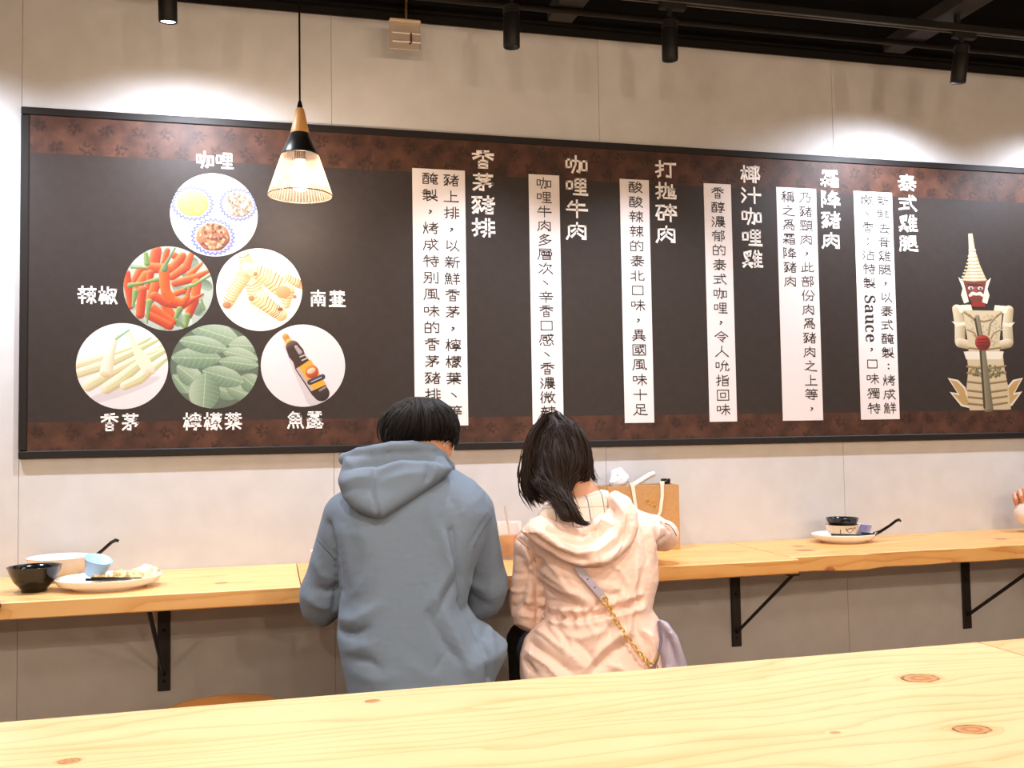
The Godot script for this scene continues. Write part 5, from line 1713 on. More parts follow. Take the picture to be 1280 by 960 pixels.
func figure(j: Dictionary) -> ArrayMesh:
	var verts := PackedVector3Array()
	var norms := PackedVector3Array()
	var index := PackedInt32Array()
	# trunk and limbs
	var b := Solid.new()
	b.limb(j.pelvis, j.chest, 0.084, 0.084, 0.03)
	b.limb(j.chest, j.neck, 0.082, 0.048, 0.03)
	b.limb(j.neck, j.head - j.up * 0.03, 0.050, 0.048, 0.03)
	for s in ["l", "r"]:
		b.limb(j.chest.lerp(j.neck, 0.55), j["shoulder_" + s], 0.055, 0.038, 0.03)
		b.limb(j["shoulder_" + s], j["elbow_" + s], 0.036, 0.031, 0.02)
		b.limb(j["elbow_" + s], j["wrist_" + s], 0.031, 0.023, 0.02)
		b.limb(j["hip_" + s], j["knee_" + s], 0.072, 0.05, 0.03)
		b.limb(j["knee_" + s], j["ankle_" + s], 0.048, 0.034, 0.02)
		b.limb(j["ankle_" + s], j["ankle_" + s] + Vector3(0, -0.035, -0.13), 0.032, 0.026, 0.02)
	var r := b.nets(0.014, verts, norms, index)
	# head
	var face: Vector3 = j.face
	var up: Vector3 = j.up
	var right := face.cross(up).normalized()
	var turn := Basis(right, up, -face)
	var h := Solid.new()
	var c: Vector3 = j.head
	h.egg(c, Vector3(0.073, 0.098, 0.088), 0.02, turn)
	h.egg(c + face * 0.028 - up * 0.060, Vector3(0.055, 0.050, 0.052), 0.03, turn)
	h.limb(c + face * 0.085 + up * 0.012, c + face * 0.106 - up * 0.026, 0.008, 0.012, 0.012)
	h.limb(c + face * 0.086 - up * 0.056 - right * 0.018, c + face * 0.086 - up * 0.056 + right * 0.018, 0.007, 0.007, 0.006)
	h.limb(c + face * 0.078 - up * 0.090, c + face * 0.072 - up * 0.088, 0.018, 0.018, 0.02)
	for s in [-1.0, 1.0]:
		h.egg(c + face * 0.080 + right * s * 0.032 + up * 0.002, Vector3(0.013, 0.009, 0.009), 0.004, turn)
		h.limb(c + face * 0.083 + right * s * 0.016 + up * 0.020, c + face * 0.074 + right * s * 0.048 + up * 0.018, 0.007, 0.005, 0.01)
		h.egg(c + right * s * 0.077 - face * 0.004 - up * 0.012, Vector3(0.010, 0.031, 0.020), 0.006, turn.rotated(up, s * 0.45))
	h.limb(c - up * 0.06 - face * 0.01, j.neck, 0.052, 0.052, 0.03)
	r = h.nets(0.0055, r[0], r[1], r[2])
	for s in ["l", "r"]:
		var k := Solid.new()
		k.limb(j["wrist_" + s] - (j["wrist_" + s] - j["elbow_" + s]).normalized() * 0.03, j["wrist_" + s] + (j["wrist_" + s] - j["elbow_" + s]).normalized() * 0.02, 0.025, 0.020, 0.012)
		hand_solid(k, j["wrist_" + s], j["reach_" + s], j["palm_" + s], 1.0 if s == "l" else -1.0, j.curl)
		r = k.nets(0.0042, r[0], r[1], r[2])
	return b.done(r[0], r[1], r[2])

func trousers(j: Dictionary, fat := 1.0) -> ArrayMesh:
	var b := Solid.new()
	b.egg(j.pelvis + Vector3(0, -0.005, 0), Vector3(0.15, 0.088, 0.095) * fat, 0.03)
	for s in ["l", "r"]:
		b.limb(j["hip_" + s], j["knee_" + s], 0.08 * fat, 0.062 * fat, 0.03)
		b.limb(j["knee_" + s], j["ankle_" + s] + Vector3(0, 0.03, 0), 0.063 * fat, 0.05, 0.02)
	return b.mesh(0.014)

func shoes(j: Dictionary, o: Node3D) -> void:
	for s in ["l", "r"]:
		var a: Vector3 = j["ankle_" + s]
		var b := Solid.new()
		b.limb(a + Vector3(0, -0.02, 0.02), a + Vector3(0, -0.034, -0.13), 0.046, 0.040, 0.03)
		b.limb(Vector3(a.x, 0.022, a.z + 0.03), Vector3(a.x, 0.020, a.z - 0.15), 0.022, 0.020, 0.03)
		obj("shoe", b.mesh(0.01), M.shoe, o)

func lock(b: Build, p: Array, r: float) -> void:
	var n := p.size()
	var rr := []
	for i in n:
		rr.append(r * (0.35 + 0.65 * sin(PI * clampf(0.12 + 0.80 * i / (n - 1), 0.0, 1.0))) if i < n - 1 else r * 0.12)
	b.tube(p, rr, 4, false)

# Strands that follow guide lines (x and y, sorted from side to side) over the surface of a solid.
func strands(b: Build, s: Solid, guides: Array, count: int, r: float, lift: float, loose: float, sid: int, steps := 7, cut := 0.12) -> void:
	var rng := RandomNumberGenerator.new()
	rng.seed = sid
	for i in count:
		var t := rng.randf() * (guides.size() - 1.001)
		var g := int(t)
		var from := rng.randf() * 0.45 * rng.randf()
		var to := 1.0 - rng.randf() * cut
		var j := Vector2(rng.randf_range(-1, 1), rng.randf_range(-1, 1)) * loose
		var j2 := Vector2(rng.randf_range(-1, 1), rng.randf_range(-1, 1)) * loose
		var up := lift * rng.randf_range(-0.4, 1.0)
		var line := []
		var last := -1.0
		var wave := rng.randf() * TAU
		var curl := loose * rng.randf_range(0.2, 0.9)
		for k in steps:
			var f := lerpf(from, to, float(k) / (steps - 1))
			var p := along(guides[g], f).lerp(along(guides[g + 1], f), t - g) + j.lerp(j2, f) + Vector2(sin(wave + f * 7.0), cos(wave * 1.7 + f * 6.0)) * curl * f
			var z := s.back_quick(p.x, p.y)
			if z < 0.0:
				z = last if last > 0.0 else along_z(s, p)
			elif last > 0.0:
				z = clampf(z, last - 0.03, last + 0.03)
			last = z
			line.append(Vector3(p.x, p.y, z + up))
		lock(b, line, r * rng.randf_range(0.6, 1.25))

func along_z(s: Solid, _p: Vector2) -> float:
	return (s.low.z + s.high.z) * 0.5

func along(line: PackedVector2Array, f: float) -> Vector2:
	var t := clampf(f, 0.0, 1.0) * (line.size() - 1)
	var i := mini(int(t), line.size() - 2)
	var a := line[maxi(i - 1, 0)]
	var d := line[mini(i + 2, line.size() - 1)]
	return line[i].cubic_interpolate(line[i + 1], a, d, t - i)

# A stitched seam: a thin cord lying in the cloth.
func seam(s: Solid, line: PackedVector2Array, m: Material, o: Node3D, r := 0.0014, steps := 12) -> void:
	var p := []
	for k in steps:
		var q := along(line, float(k) / (steps - 1))
		var z := s.back_z(q.x, q.y)
		if z > 0.0:
			p.append(Vector3(q.x, q.y, z + s.rise(q) * 0.9 + r * 0.4))
	if p.size() > 2:
		var b := Build.new()
		b.tube(p, [r], 6)
		obj("seam", b.mesh(), m, o)

# Thicker clumps of hair lying on top.
func clumps(b: Build, s: Solid, guides: Array, count: int, r: float, loose: float, sid: int) -> void:
	strands(b, s, guides, count, r, r * 0.35, loose, sid, 10, 0.3)

func diner_in_hoodie() -> void:
	var j := {
		"pelvis": Vector3(0.3444, 0.5100, 0.7500), "chest": Vector3(0.3284, 0.8456, 0.6950), "neck": Vector3(0.3564, 1.0373, 0.6550), "head": Vector3(0.3772, 1.1259, 0.6050), "face": Vector3(0.06, -0.62, -0.78).normalized(), "up": Vector3(0.0, 0.78, -0.62).normalized(), "curl": 0.45,
		"shoulder_l": Vector3(0.2018, 0.9308, 0.6650), "elbow_l": Vector3(0.1332, 0.7288, 0.6100), "wrist_l": Vector3(0.2529, 0.8613, 0.3900), "reach_l": Vector3(0.5, 0.0, -0.85), "palm_l": Vector3(0.3, -0.9, 0.2),
		"shoulder_r": Vector3(0.4978, 0.9237, 0.6650), "elbow_r": Vector3(0.5470, 0.7198, 0.6000), "wrist_r": Vector3(0.4936, 0.8512, 0.3900), "reach_r": Vector3(-0.5, 0.05, -0.85), "palm_r": Vector3(-0.3, -0.9, 0.2)}
	var p: Vector3 = j.pelvis
	j.pelvis = Vector3(p.x, 0.545, p.z)
	for s in ["l", "r"]:
		var d := -1.0 if s == "l" else 1.0
		j["hip_" + s] = j.pelvis + Vector3(d * 0.072, -0.01, 0.0)
		j["knee_" + s] = Vector3(p.x + 0.015 + d * 0.07, 0.53, 0.33)
		j["ankle_" + s] = Vector3(p.x + 0.015 + d * 0.07, 0.085, 0.40)
	j.face = (j.face - j.up * j.face.dot(j.up)).normalized()
	var o := thing("person", Vector3(p.x, 0.0, 0.72), "person with short black hair in a blue-grey hoodie seen from behind", "person", "people at the wall counter")
	obj("body", figure(j), M.skin, o)
	# hoodie
	var h := Solid.new()
	h.cushion(pts([0.1869, 1.0143, 0.2588, 1.0481, 0.3600, 1.0617, 0.4464, 1.0555, 0.5085, 1.0170, 0.5324, 0.9899, 0.5442, 0.9350, 0.5232, 0.8560, 0.4881, 0.7792, 0.4727, 0.7183, 0.4951, 0.6787, 0.5385, 0.6492, 0.5699, 0.6223, 0.5659, 0.5922, 0.5319, 0.5366, 0.5168, 0.4643, 0.5039, 0.4076, 0.1979, 0.4355, 0.1833, 0.4928, 0.1662, 0.5847, 0.1544, 0.6543, 0.1641, 0.7550, 0.1522, 0.8344, 0.1381, 0.9074, 0.1469, 0.9648]), Vector3(0.755, -0.20, 0.53), 0.120, 0.115, 0.01)
	h.limb(Vector3(0.1900, 0.9352, 0.6650), Vector3(0.1308, 0.7425, 0.6200), 0.064, 0.056, 0.007)
	h.limb(Vector3(0.1308, 0.7425, 0.6200), Vector3(0.1252, 0.7094, 0.6100), 0.056, 0.050, 0.02)
	h.limb(Vector3(0.1270, 0.7220, 0.6150), Vector3(0.2470, 0.8499, 0.4050), 0.053, 0.036, 0.007)
	h.limb(Vector3(0.4938, 0.9361, 0.6650), Vector3(0.5408, 0.7425, 0.6100), 0.066, 0.062, 0.007)
	h.limb(Vector3(0.5408, 0.7384, 0.6100), Vector3(0.5403, 0.7035, 0.6000), 0.062, 0.054, 0.02)
	h.limb(Vector3(0.5415, 0.7126, 0.6050), Vector3(0.4998, 0.8390, 0.4050), 0.055, 0.036, 0.007)
	h.crisp = 1.6
	h.crinkle = 0.0006
	h.folds = [
		[pts([0.5296, 0.9338, 0.5013, 0.9079, 0.4691, 0.8669]), 0.0055, -0.002], [pts([0.1002, 0.9019, 0.1201, 0.8788, 0.1455, 0.8481]), 0.0055, -0.003],
		[pts([0.4227, 0.9053, 0.4298, 0.8558, 0.4406, 0.7985, 0.4476, 0.7377]), 0.007, -0.012], [pts([0.4033, 0.8986, 0.4103, 0.8491, 0.4212, 0.7920]), 0.010, 0.007, 1],
		[pts([0.1375, 0.9244, 0.1498, 0.8688, 0.1602, 0.7857, 0.1524, 0.7185]), 0.007, -0.010], [pts([0.1703, 0.9157, 0.1771, 0.8491, 0.1840, 0.7936]), 0.011, 0.005, 1],
		[pts([0.4296, 0.8394, 0.3905, 0.7760, 0.3482, 0.7228]), 0.012, 0.007, 1], [pts([0.4367, 0.7978, 0.3977, 0.7440, 0.3763, 0.7026]), 0.009, -0.007, 1],
		[pts([0.3808, 0.7467, 0.4140, 0.6743, 0.4399, 0.6169, 0.4583, 0.5637]), 0.014, 0.012, 1], [pts([0.3579, 0.7185, 0.3947, 0.6460, 0.4284, 0.6067]), 0.010, -0.010, 1],
		[pts([0.4415, 0.7356, 0.4753, 0.6776, 0.4975, 0.6127, 0.5005, 0.5567]), 0.007, -0.012], [pts([0.4871, 0.6918, 0.5215, 0.6596, 0.5129, 0.6042]), 0.012, 0.010, 1],
		[pts([0.4642, 0.7082, 0.5019, 0.6497, 0.5289, 0.6367]), 0.006, -0.006, 1],
		[pts([0.1518, 0.6737, 0.1879, 0.6766, 0.2170, 0.6909]), 0.010, -0.013, 1], [pts([0.1503, 0.7025, 0.1917, 0.7071, 0.2541, 0.7468]), 0.016, 0.008, 1], [pts([0.1659, 0.6331, 0.2021, 0.6486, 0.2277, 0.6576]), 0.010, 0.004, 1],
		[pts([0.1802, 0.6177, 0.2200, 0.6184, 0.2454, 0.6020]), 0.010, -0.008, 1], [pts([0.1675, 0.7430, 0.2004, 0.7738, 0.2228, 0.8201]), 0.015, 0.004, 1], [pts([0.1800, 0.5908, 0.2342, 0.5775, 0.2894, 0.5878]), 0.014, 0.004, 1],
		[pts([0.4001, 0.6324, 0.3808, 0.6079, 0.3655, 0.5906]), 0.005, -0.004, 1], [pts([0.2898, 0.6278, 0.3339, 0.5880, 0.3787, 0.5736]), 0.016, 0.004, 1],
		[pts([0.4123, 1.0044, 0.4389, 0.9579, 0.4344, 0.9125]), 0.014, -0.005, 1], [pts([0.3732, 0.9527, 0.3956, 0.9027, 0.4025, 0.8382]), 0.018, 0.005, 1], [pts([0.1961, 0.9220, 0.2180, 0.8915, 0.2250, 0.8468]), 0.018, 0.004, 1],
		[pts([0.1086, 0.7674, 0.1349, 0.7583, 0.1615, 0.7644]), 0.008, -0.014, 1], [pts([0.1015, 0.8400, 0.1201, 0.8010, 0.1540, 0.7839]), 0.010, 0.006, 1], [pts([0.0859, 0.7421, 0.1196, 0.7211, 0.1536, 0.7153]), 0.012, 0.007, 1],
		[pts([0.4838, 0.7385, 0.5161, 0.7089, 0.5487, 0.6951]), 0.009, -0.006, 1], [pts([0.4763, 0.7784, 0.5003, 0.7494, 0.5329, 0.7357]), 0.012, 0.006, 1]]
	obj("hoodie", h.mesh(0.0062), M.hoodie, o)
	var thread := mat(Color(0.30, 0.345, 0.40), 0.9)
	seam(h, pts([0.5434, 0.9263, 0.5186, 0.9074, 0.4979, 0.8845, 0.4814, 0.8596]), thread, o)
	seam(h, pts([0.1028, 0.8936, 0.1214, 0.8738, 0.1381, 0.8541, 0.1531, 0.8363]), thread, o)
	var hood := Solid.new()
	hood.cushion(pts([0.1755, 1.0834, 0.2246, 1.0958, 0.2881, 1.1042, 0.3741, 1.1045, 0.4168, 1.0858, 0.4411, 1.0500, 0.3846, 1.0094, 0.3141, 0.9688, 0.2580, 0.9382, 0.2430, 0.9388, 0.2209, 0.9468, 0.1919, 0.9622, 0.1671, 0.9902, 0.1578, 1.0310]), Vector3(0.775, -0.48, 0.975), 0.044, 0.042, 0.0)
	hood.chain([Vector3(0.1787, 1.0790, 0.7000), Vector3(0.2100, 1.0924, 0.7200), Vector3(0.2474, 1.0977, 0.7350), Vector3(0.2903, 1.1047, 0.7350), Vector3(0.3394, 1.1056, 0.7350), Vector3(0.3866, 1.0986, 0.7250), Vector3(0.4209, 1.0775, 0.7000), Vector3(0.4427, 1.0522, 0.6800)], [0.013, 0.015, 0.016, 0.0165, 0.0165, 0.016, 0.0145, 0.012], 0.003)
	hood.chain([Vector3(0.1787, 1.0790, 0.7000), Vector3(0.2229, 1.0881, 0.6200), Vector3(0.3315, 1.0888, 0.5700), Vector3(0.4323, 1.0789, 0.6000), Vector3(0.4427, 1.0522, 0.6800)], [0.013, 0.014, 0.014, 0.014, 0.012], 0.012)
	hood.crisp = 1.5
	hood.folds = [
		[pts([0.2494, 1.0730, 0.2378, 1.0359, 0.2338, 0.9987, 0.2482, 0.9442]), 0.0042, -0.0045], [pts([0.1691, 1.0556, 0.2065, 1.0697, 0.2516, 1.0723, 0.2858, 1.0867]), 0.009, -0.012, 1], [pts([0.2629, 1.0702, 0.3087, 1.0843, 0.3703, 1.0829, 0.4090, 1.0686]), 0.008, -0.010, 1],
		[pts([0.1615, 1.0221, 0.1987, 1.0361, 0.2362, 1.0388]), 0.014, 0.007, 1], [pts([0.1650, 0.9996, 0.1986, 1.0136, 0.2322, 1.0088]), 0.010, -0.005, 1], [pts([0.3779, 1.0694, 0.3698, 1.0390, 0.3618, 1.0239]), 0.006, -0.007, 1], [pts([0.3934, 1.0728, 0.3872, 1.0423, 0.3734, 1.0198]), 0.006, 0.005, 1],
		[pts([0.2587, 1.0268, 0.3121, 1.0405, 0.3582, 1.0431]), 0.014, 0.005, 1], [pts([0.2476, 1.0498, 0.2857, 1.0678, 0.3239, 1.0744]), 0.012, 0.004, 1]]
	for e in hood.folds:
		e[2] *= 1.25
	obj("hood", hood.mesh(0.0052), M.hoodie, o).set_meta("label", "folded-down blue-grey hood with a pointed tip")
	# hair
	var hs := Solid.new()
	hs.cushion(pts([0.2813, 1.1603, 0.2918, 1.1929, 0.3187, 1.2151, 0.3539, 1.2292, 0.4163, 1.2267, 0.4454, 1.2057, 0.4660, 1.1681, 0.4699, 1.1390, 0.4632, 1.1162, 0.4443, 1.1207, 0.4233, 1.1128, 0.3857, 1.1053, 0.3401, 1.1042, 0.3012, 1.1070, 0.2871, 1.1276]), Vector3(0.625, -0.25, 1.15), 0.086, 0.072, 0.02)
	hs.egg(Vector3(0.3754, 1.1673, 0.6200), Vector3(0.082, 0.058, 0.100), 0.03)
	obj("hair", hs.mesh(0.008), M.hair_black, o)
	var hb := Build.new()
	var guides := [pts([0.3372, 1.2181, 0.3046, 1.2043, 0.2821, 1.1803, 0.2758, 1.1481, 0.2836, 1.1198]), pts([0.3417, 1.2209, 0.3154, 1.1951, 0.2971, 1.1596, 0.2889, 1.1319, 0.2906, 1.1081]), pts([0.3518, 1.2228, 0.3353, 1.1869, 0.3230, 1.1552, 0.3167, 1.1275, 0.3184, 1.1016]), pts([0.3659, 1.2247, 0.3594, 1.1867, 0.3530, 1.1548, 0.3487, 1.1269, 0.3504, 1.1009]), pts([0.3801, 1.2246, 0.3857, 1.1864, 0.3873, 1.1543, 0.3850, 1.1303, 0.3847, 1.1043]), pts([0.3922, 1.2245, 0.4142, 1.1921, 0.4220, 1.1618, 0.4196, 1.1377, 0.4133, 1.1177]), pts([0.4078, 1.2230, 0.4404, 1.1943, 0.4523, 1.1616, 0.4520, 1.1372, 0.4414, 1.1150]), pts([0.4194, 1.2216, 0.4564, 1.1884, 0.4685, 1.1533, 0.4681, 1.1246, 0.4573, 1.0961])]
	clumps(hb, hs, guides, 70, 0.0075, 0.006, 44)
	strands(hb, hs, guides, 1000, 0.0026, 0.006, 0.0045, 41, 8, 0.25)
	strands(hb, hs, guides, 170, 0.0019, 0.013, 0.009, 43, 8, 0.35)
	obj("hair_strands", hb.mesh(), M.hair_black, o)
	# ear and mask loop
	var ear := Solid.new()
	ear.chain([Vector3(0.4335, 1.0885, 0.6650), Vector3(0.4384, 1.1068, 0.6620), Vector3(0.4475, 1.1147, 0.6580), Vector3(0.4521, 1.1064, 0.6550), Vector3(0.4453, 1.0881, 0.6570), Vector3(0.4384, 1.0781, 0.6600)], [0.005, 0.006, 0.0065, 0.006, 0.0055, 0.006], 0.006)
	ear.egg(Vector3(0.4434, 1.1005, 0.6570), Vector3(0.008, 0.016, 0.008), 0.006)
	obj("ear", ear.mesh(0.003), M.skin, o)
	var m := Build.new()
	m.tube([Vector3(0.4236, 1.0849, 0.6740), Vector3(0.4254, 1.0991, 0.6760), Vector3(0.4321, 1.1111, 0.6740), Vector3(0.4412, 1.1180, 0.6700), Vector3(0.4510, 1.1167, 0.6620), Vector3(0.4612, 1.1081, 0.6400), Vector3(0.4739, 1.0856, 0.5600)], [0.0016], 8)
	obj("mask_loop", m.mesh(), M.white, o).set_meta("label", "white elastic ear loop of a face mask")
	var mk := Solid.new()
	var chin: Vector3 = j.head + j.face * 0.075 - j.up * 0.105
	mk.egg(chin, Vector3(0.066, 0.036, 0.055), 0.01)
	obj("face_mask", mk.mesh(0.008), mat(Color(0.88, 0.90, 0.92), 0.8), o)
	obj("trousers", trousers(j), M.trousers, o)
	shoes(j, o)

func diner_in_jacket() -> void:
	var j := {
		"pelvis": Vector3(0.7898, 0.4684, 0.7300), "chest": Vector3(0.8228, 0.7773, 0.6650), "neck": Vector3(0.8025, 0.9605, 0.6300), "head": Vector3(0.7608, 1.0624, 0.5750), "face": Vector3(-0.10, -0.60, -0.78).normalized(), "up": Vector3(-0.12, 0.76, -0.60).normalized(), "curl": 0.5,
		"shoulder_l": Vector3(0.6876, 0.8261, 0.6350), "elbow_l": Vector3(0.6637, 0.6669, 0.6000), "wrist_l": Vector3(0.8322, 0.7988, 0.3800), "reach_l": Vector3(0.6, 0.1, -0.8), "palm_l": Vector3(0.4, -0.9, 0.1),
		"shoulder_r": Vector3(0.9630, 0.8539, 0.6100), "elbow_r": Vector3(1.1366, 0.8211, 0.4050), "wrist_r": Vector3(1.0552, 0.7946, 0.2350), "reach_r": Vector3(-0.9, 0.0, -0.35), "palm_r": Vector3(0.0, -1.0, 0.1)}
	var p: Vector3 = j.pelvis
	j.pelvis = Vector3(p.x, 0.54, p.z)
	for s in ["l", "r"]:
		var d := -1.0 if s == "l" else 1.0
		j["hip_" + s] = j.pelvis + Vector3(d * 0.075, -0.01, 0.0)
		j["knee_" + s] = Vector3(p.x + 0.01 + d * 0.07, 0.525, 0.34)
		j["ankle_" + s] = Vector3(p.x + d * 0.08, 0.085, 0.42)
	j.face = (j.face - j.up * j.face.dot(j.up)).normalized()
	var o := thing("person", Vector3(p.x, 0.0, 0.70), "person with loosely tied dark brown hair in a beige hooded jacket seen from behind", "person", "people at the wall counter")
	obj("body", figure(j), M.skin, o)
	var h := Solid.new()
	h.cushion(pts([0.6583, 0.8689, 0.6960, 0.9003, 0.7736, 0.9224, 0.8871, 0.9312, 0.9562, 0.9288, 0.9903, 0.8890, 0.9985, 0.8378, 0.9974, 0.7876, 0.9945, 0.7421, 0.9783, 0.7019, 0.9682, 0.6739, 0.9817, 0.6529, 0.9961, 0.6197, 0.9984, 0.5635, 0.9932, 0.4851, 0.9823, 0.3857, 0.9638, 0.3568, 0.6334, 0.3869, 0.6180, 0.4574, 0.6097, 0.5246, 0.6135, 0.5715, 0.6294, 0.6125, 0.6571, 0.6377, 0.6843, 0.6555, 0.6934, 0.6863, 0.6882, 0.7263, 0.6770, 0.7748, 0.6635, 0.8239]), Vector3(0.725, -0.215, 0.53), 0.112, 0.10, 0.008)
	h.limb(Vector3(0.6790, 0.8348, 0.6350), Vector3(0.6685, 0.6877, 0.6000), 0.058, 0.051, 0.005)
	h.limb(Vector3(0.6685, 0.6877, 0.6000), Vector3(0.6693, 0.6531, 0.5950), 0.052, 0.045, 0.015)
	h.limb(Vector3(0.6659, 0.6668, 0.6000), Vector3(0.8200, 0.7826, 0.3950), 0.049, 0.034, 0.006)
	h.limb(Vector3(0.9492, 0.8631, 0.6100), Vector3(1.0785, 0.8385, 0.4600), 0.064, 0.050, 0.02)
	h.limb(Vector3(1.0785, 0.8385, 0.4600), Vector3(1.1388, 0.8229, 0.4000), 0.050, 0.045, 0.015)
	h.limb(Vector3(1.1387, 0.8205, 0.4000), Vector3(1.0779, 0.7897, 0.2450), 0.043, 0.034, 0.012)
	var f := [
		# gathered waist
		[pts([0.6459, 0.6817, 0.6903, 0.6731, 0.7414, 0.6756, 0.7891, 0.6823, 0.8478, 0.6943, 0.9073, 0.7084]), 0.0075, -0.015], [pts([0.6503, 0.7006, 0.6947, 0.6902, 0.7397, 0.6912, 0.7894, 0.6979, 0.8482, 0.7100, 0.9034, 0.7224]), 0.010, 0.006], [pts([0.6387, 0.6650, 0.6869, 0.6580, 0.7398, 0.6603, 0.7935, 0.6684, 0.8520, 0.6802, 0.9113, 0.6902]), 0.010, 0.007],
		# back above the waist
		[pts([0.6385, 0.7843, 0.6663, 0.7519, 0.7066, 0.7225, 0.7310, 0.7094]), 0.008, -0.011, 1], [pts([0.6470, 0.8032, 0.6872, 0.7779, 0.7315, 0.7366, 0.7601, 0.7193]), 0.011, 0.008, 1], [pts([0.6735, 0.7012, 0.7187, 0.7101, 0.7721, 0.6952]), 0.009, -0.012, 1], [pts([0.7678, 0.6877, 0.7931, 0.7057, 0.8184, 0.7159]), 0.007, -0.009, 1],
		[pts([0.6443, 0.7889, 0.6608, 0.7997, 0.6734, 0.8108]), 0.011, -0.013, 1], [pts([0.8266, 0.7556, 0.8516, 0.7344, 0.8724, 0.7094]), 0.010, 0.006, 1], [pts([0.8695, 0.7692, 0.8600, 0.7300, 0.8423, 0.6992]), 0.009, -0.007, 1], [pts([0.9048, 0.8114, 0.8949, 0.7599, 0.8724, 0.7133]), 0.011, 0.008, 1],
		[pts([0.9169, 0.7787, 0.9073, 0.7353, 0.8938, 0.7121]), 0.007, -0.008, 1], [pts([0.7782, 0.7887, 0.8026, 0.7599, 0.8104, 0.7321]), 0.012, 0.005, 1], [pts([0.6876, 0.8011, 0.7200, 0.7800, 0.7442, 0.7514]), 0.012, 0.005, 1],
		# skirt of the jacket
		[pts([0.5902, 0.6227, 0.6297, 0.6124, 0.6733, 0.5826, 0.7092, 0.5532]), 0.010, -0.014, 1], [pts([0.5984, 0.6411, 0.6462, 0.6378, 0.7019, 0.5996, 0.7378, 0.5625]), 0.013, 0.010, 1], [pts([0.7663, 0.5526, 0.8040, 0.5806, 0.8462, 0.6086, 0.8715, 0.6146]), 0.010, -0.012, 1], [pts([0.7502, 0.5654, 0.7837, 0.5975, 0.8258, 0.6256, 0.8637, 0.6385]), 0.012, 0.009, 1],
		[pts([0.8630, 0.6113, 0.8834, 0.5826, 0.8996, 0.5541]), 0.008, -0.010, 1], [pts([0.6784, 0.6356, 0.7392, 0.6276, 0.7929, 0.6433, 0.8225, 0.6685]), 0.014, 0.008, 1], [pts([0.6709, 0.6667, 0.6784, 0.6356, 0.6900, 0.6119]), 0.006, -0.008, 1], [pts([0.8019, 0.6737, 0.8179, 0.6455, 0.8130, 0.6148]), 0.007, -0.007, 1],
		[pts([0.8860, 0.6918, 0.8890, 0.6408, 0.9092, 0.6042]), 0.008, -0.008, 1], [pts([0.6016, 0.5992, 0.6130, 0.5681, 0.6285, 0.5442]), 0.007, -0.009, 1], [pts([0.8605, 0.6816, 0.8682, 0.6538, 0.8591, 0.6233]), 0.008, 0.006, 1], [pts([0.8974, 0.6402, 0.9223, 0.6190, 0.9341, 0.5789]), 0.009, 0.007, 1],
		# left sleeve
		[pts([0.6099, 0.8879, 0.6262, 0.8630, 0.6510, 0.8337, 0.6673, 0.8006]), 0.0048, -0.006], [pts([0.6630, 0.7968, 0.6704, 0.7400, 0.6775, 0.6631]), 0.007, -0.012], [pts([0.6136, 0.8006, 0.6214, 0.7598, 0.6164, 0.7116]), 0.008, 0.005, 1], [pts([0.6307, 0.8119, 0.6425, 0.7587, 0.6331, 0.7066]), 0.007, -0.006, 1],
		[pts([0.6458, 0.7059, 0.6243, 0.6829, 0.6032, 0.6762]), 0.008, -0.006, 1], [pts([0.6589, 0.7294, 0.6457, 0.6978, 0.6239, 0.6588]), 0.008, 0.006, 1], [pts([0.6058, 0.8334, 0.6181, 0.8166, 0.6349, 0.8117]), 0.006, -0.005, 1],
		# right shoulder and sleeve
		[pts([0.9977, 0.8641, 1.0122, 0.8894, 1.0222, 0.9150]), 0.006, -0.008, 1], [pts([1.0181, 0.8330, 1.0376, 0.8585, 1.0526, 0.8887]), 0.008, 0.007, 1], [pts([1.0734, 0.8701, 1.0929, 0.8693, 1.1166, 0.8459]), 0.0045, -0.004], [pts([1.0476, 0.8040, 1.0675, 0.8255, 1.0919, 0.8334]), 0.007, -0.006, 1],
		[pts([0.9428, 0.9226, 0.9596, 0.8715, 0.9629, 0.8169]), 0.009, 0.006, 1], [pts([0.9244, 0.9023, 0.9390, 0.8556, 0.9401, 0.8054]), 0.007, -0.006, 1]]
	f.append_array([
		[pts([0.6677, 0.8254, 0.6997, 0.7927, 0.7196, 0.7567]), 0.005, 0.005, 1], [pts([0.6626, 0.7714, 0.6948, 0.7464, 0.7355, 0.7286]), 0.005, 0.005, 1], [pts([0.7938, 0.7369, 0.8271, 0.7272, 0.8567, 0.7334]), 0.005, -0.005, 1], [pts([0.8330, 0.8056, 0.8579, 0.7846, 0.8741, 0.7521]), 0.005, 0.005, 1],
		[pts([0.6144, 0.6476, 0.6580, 0.6256, 0.6897, 0.5928]), 0.005, -0.005, 1], [pts([0.6948, 0.6498, 0.7105, 0.6219, 0.7058, 0.5916]), 0.005, -0.006, 1], [pts([0.7644, 0.6606, 0.7762, 0.6328, 0.7673, 0.5987]), 0.005, 0.005, 1], [pts([0.7308, 0.6205, 0.7589, 0.5916, 0.7664, 0.5565]), 0.006, -0.006, 1],
		[pts([0.8347, 0.6521, 0.8465, 0.6202, 0.8752, 0.5910]), 0.005, 0.006, 1], [pts([0.6214, 0.5902, 0.6570, 0.5686, 0.6766, 0.5442]), 0.006, 0.006, 1], [pts([0.7995, 0.5655, 0.8325, 0.5553, 0.8613, 0.5337]), 0.006, 0.006, 1],
		[pts([0.6049, 0.7809, 0.6215, 0.7679, 0.6469, 0.7665]), 0.005, -0.006, 1], [pts([0.6000, 0.7408, 0.6208, 0.7235, 0.6504, 0.7258]), 0.005, 0.005, 1], [pts([0.6396, 0.8359, 0.6517, 0.8028, 0.6469, 0.7706]), 0.005, 0.006, 1]])
	var rng := RandomNumberGenerator.new()
	rng.seed = 77
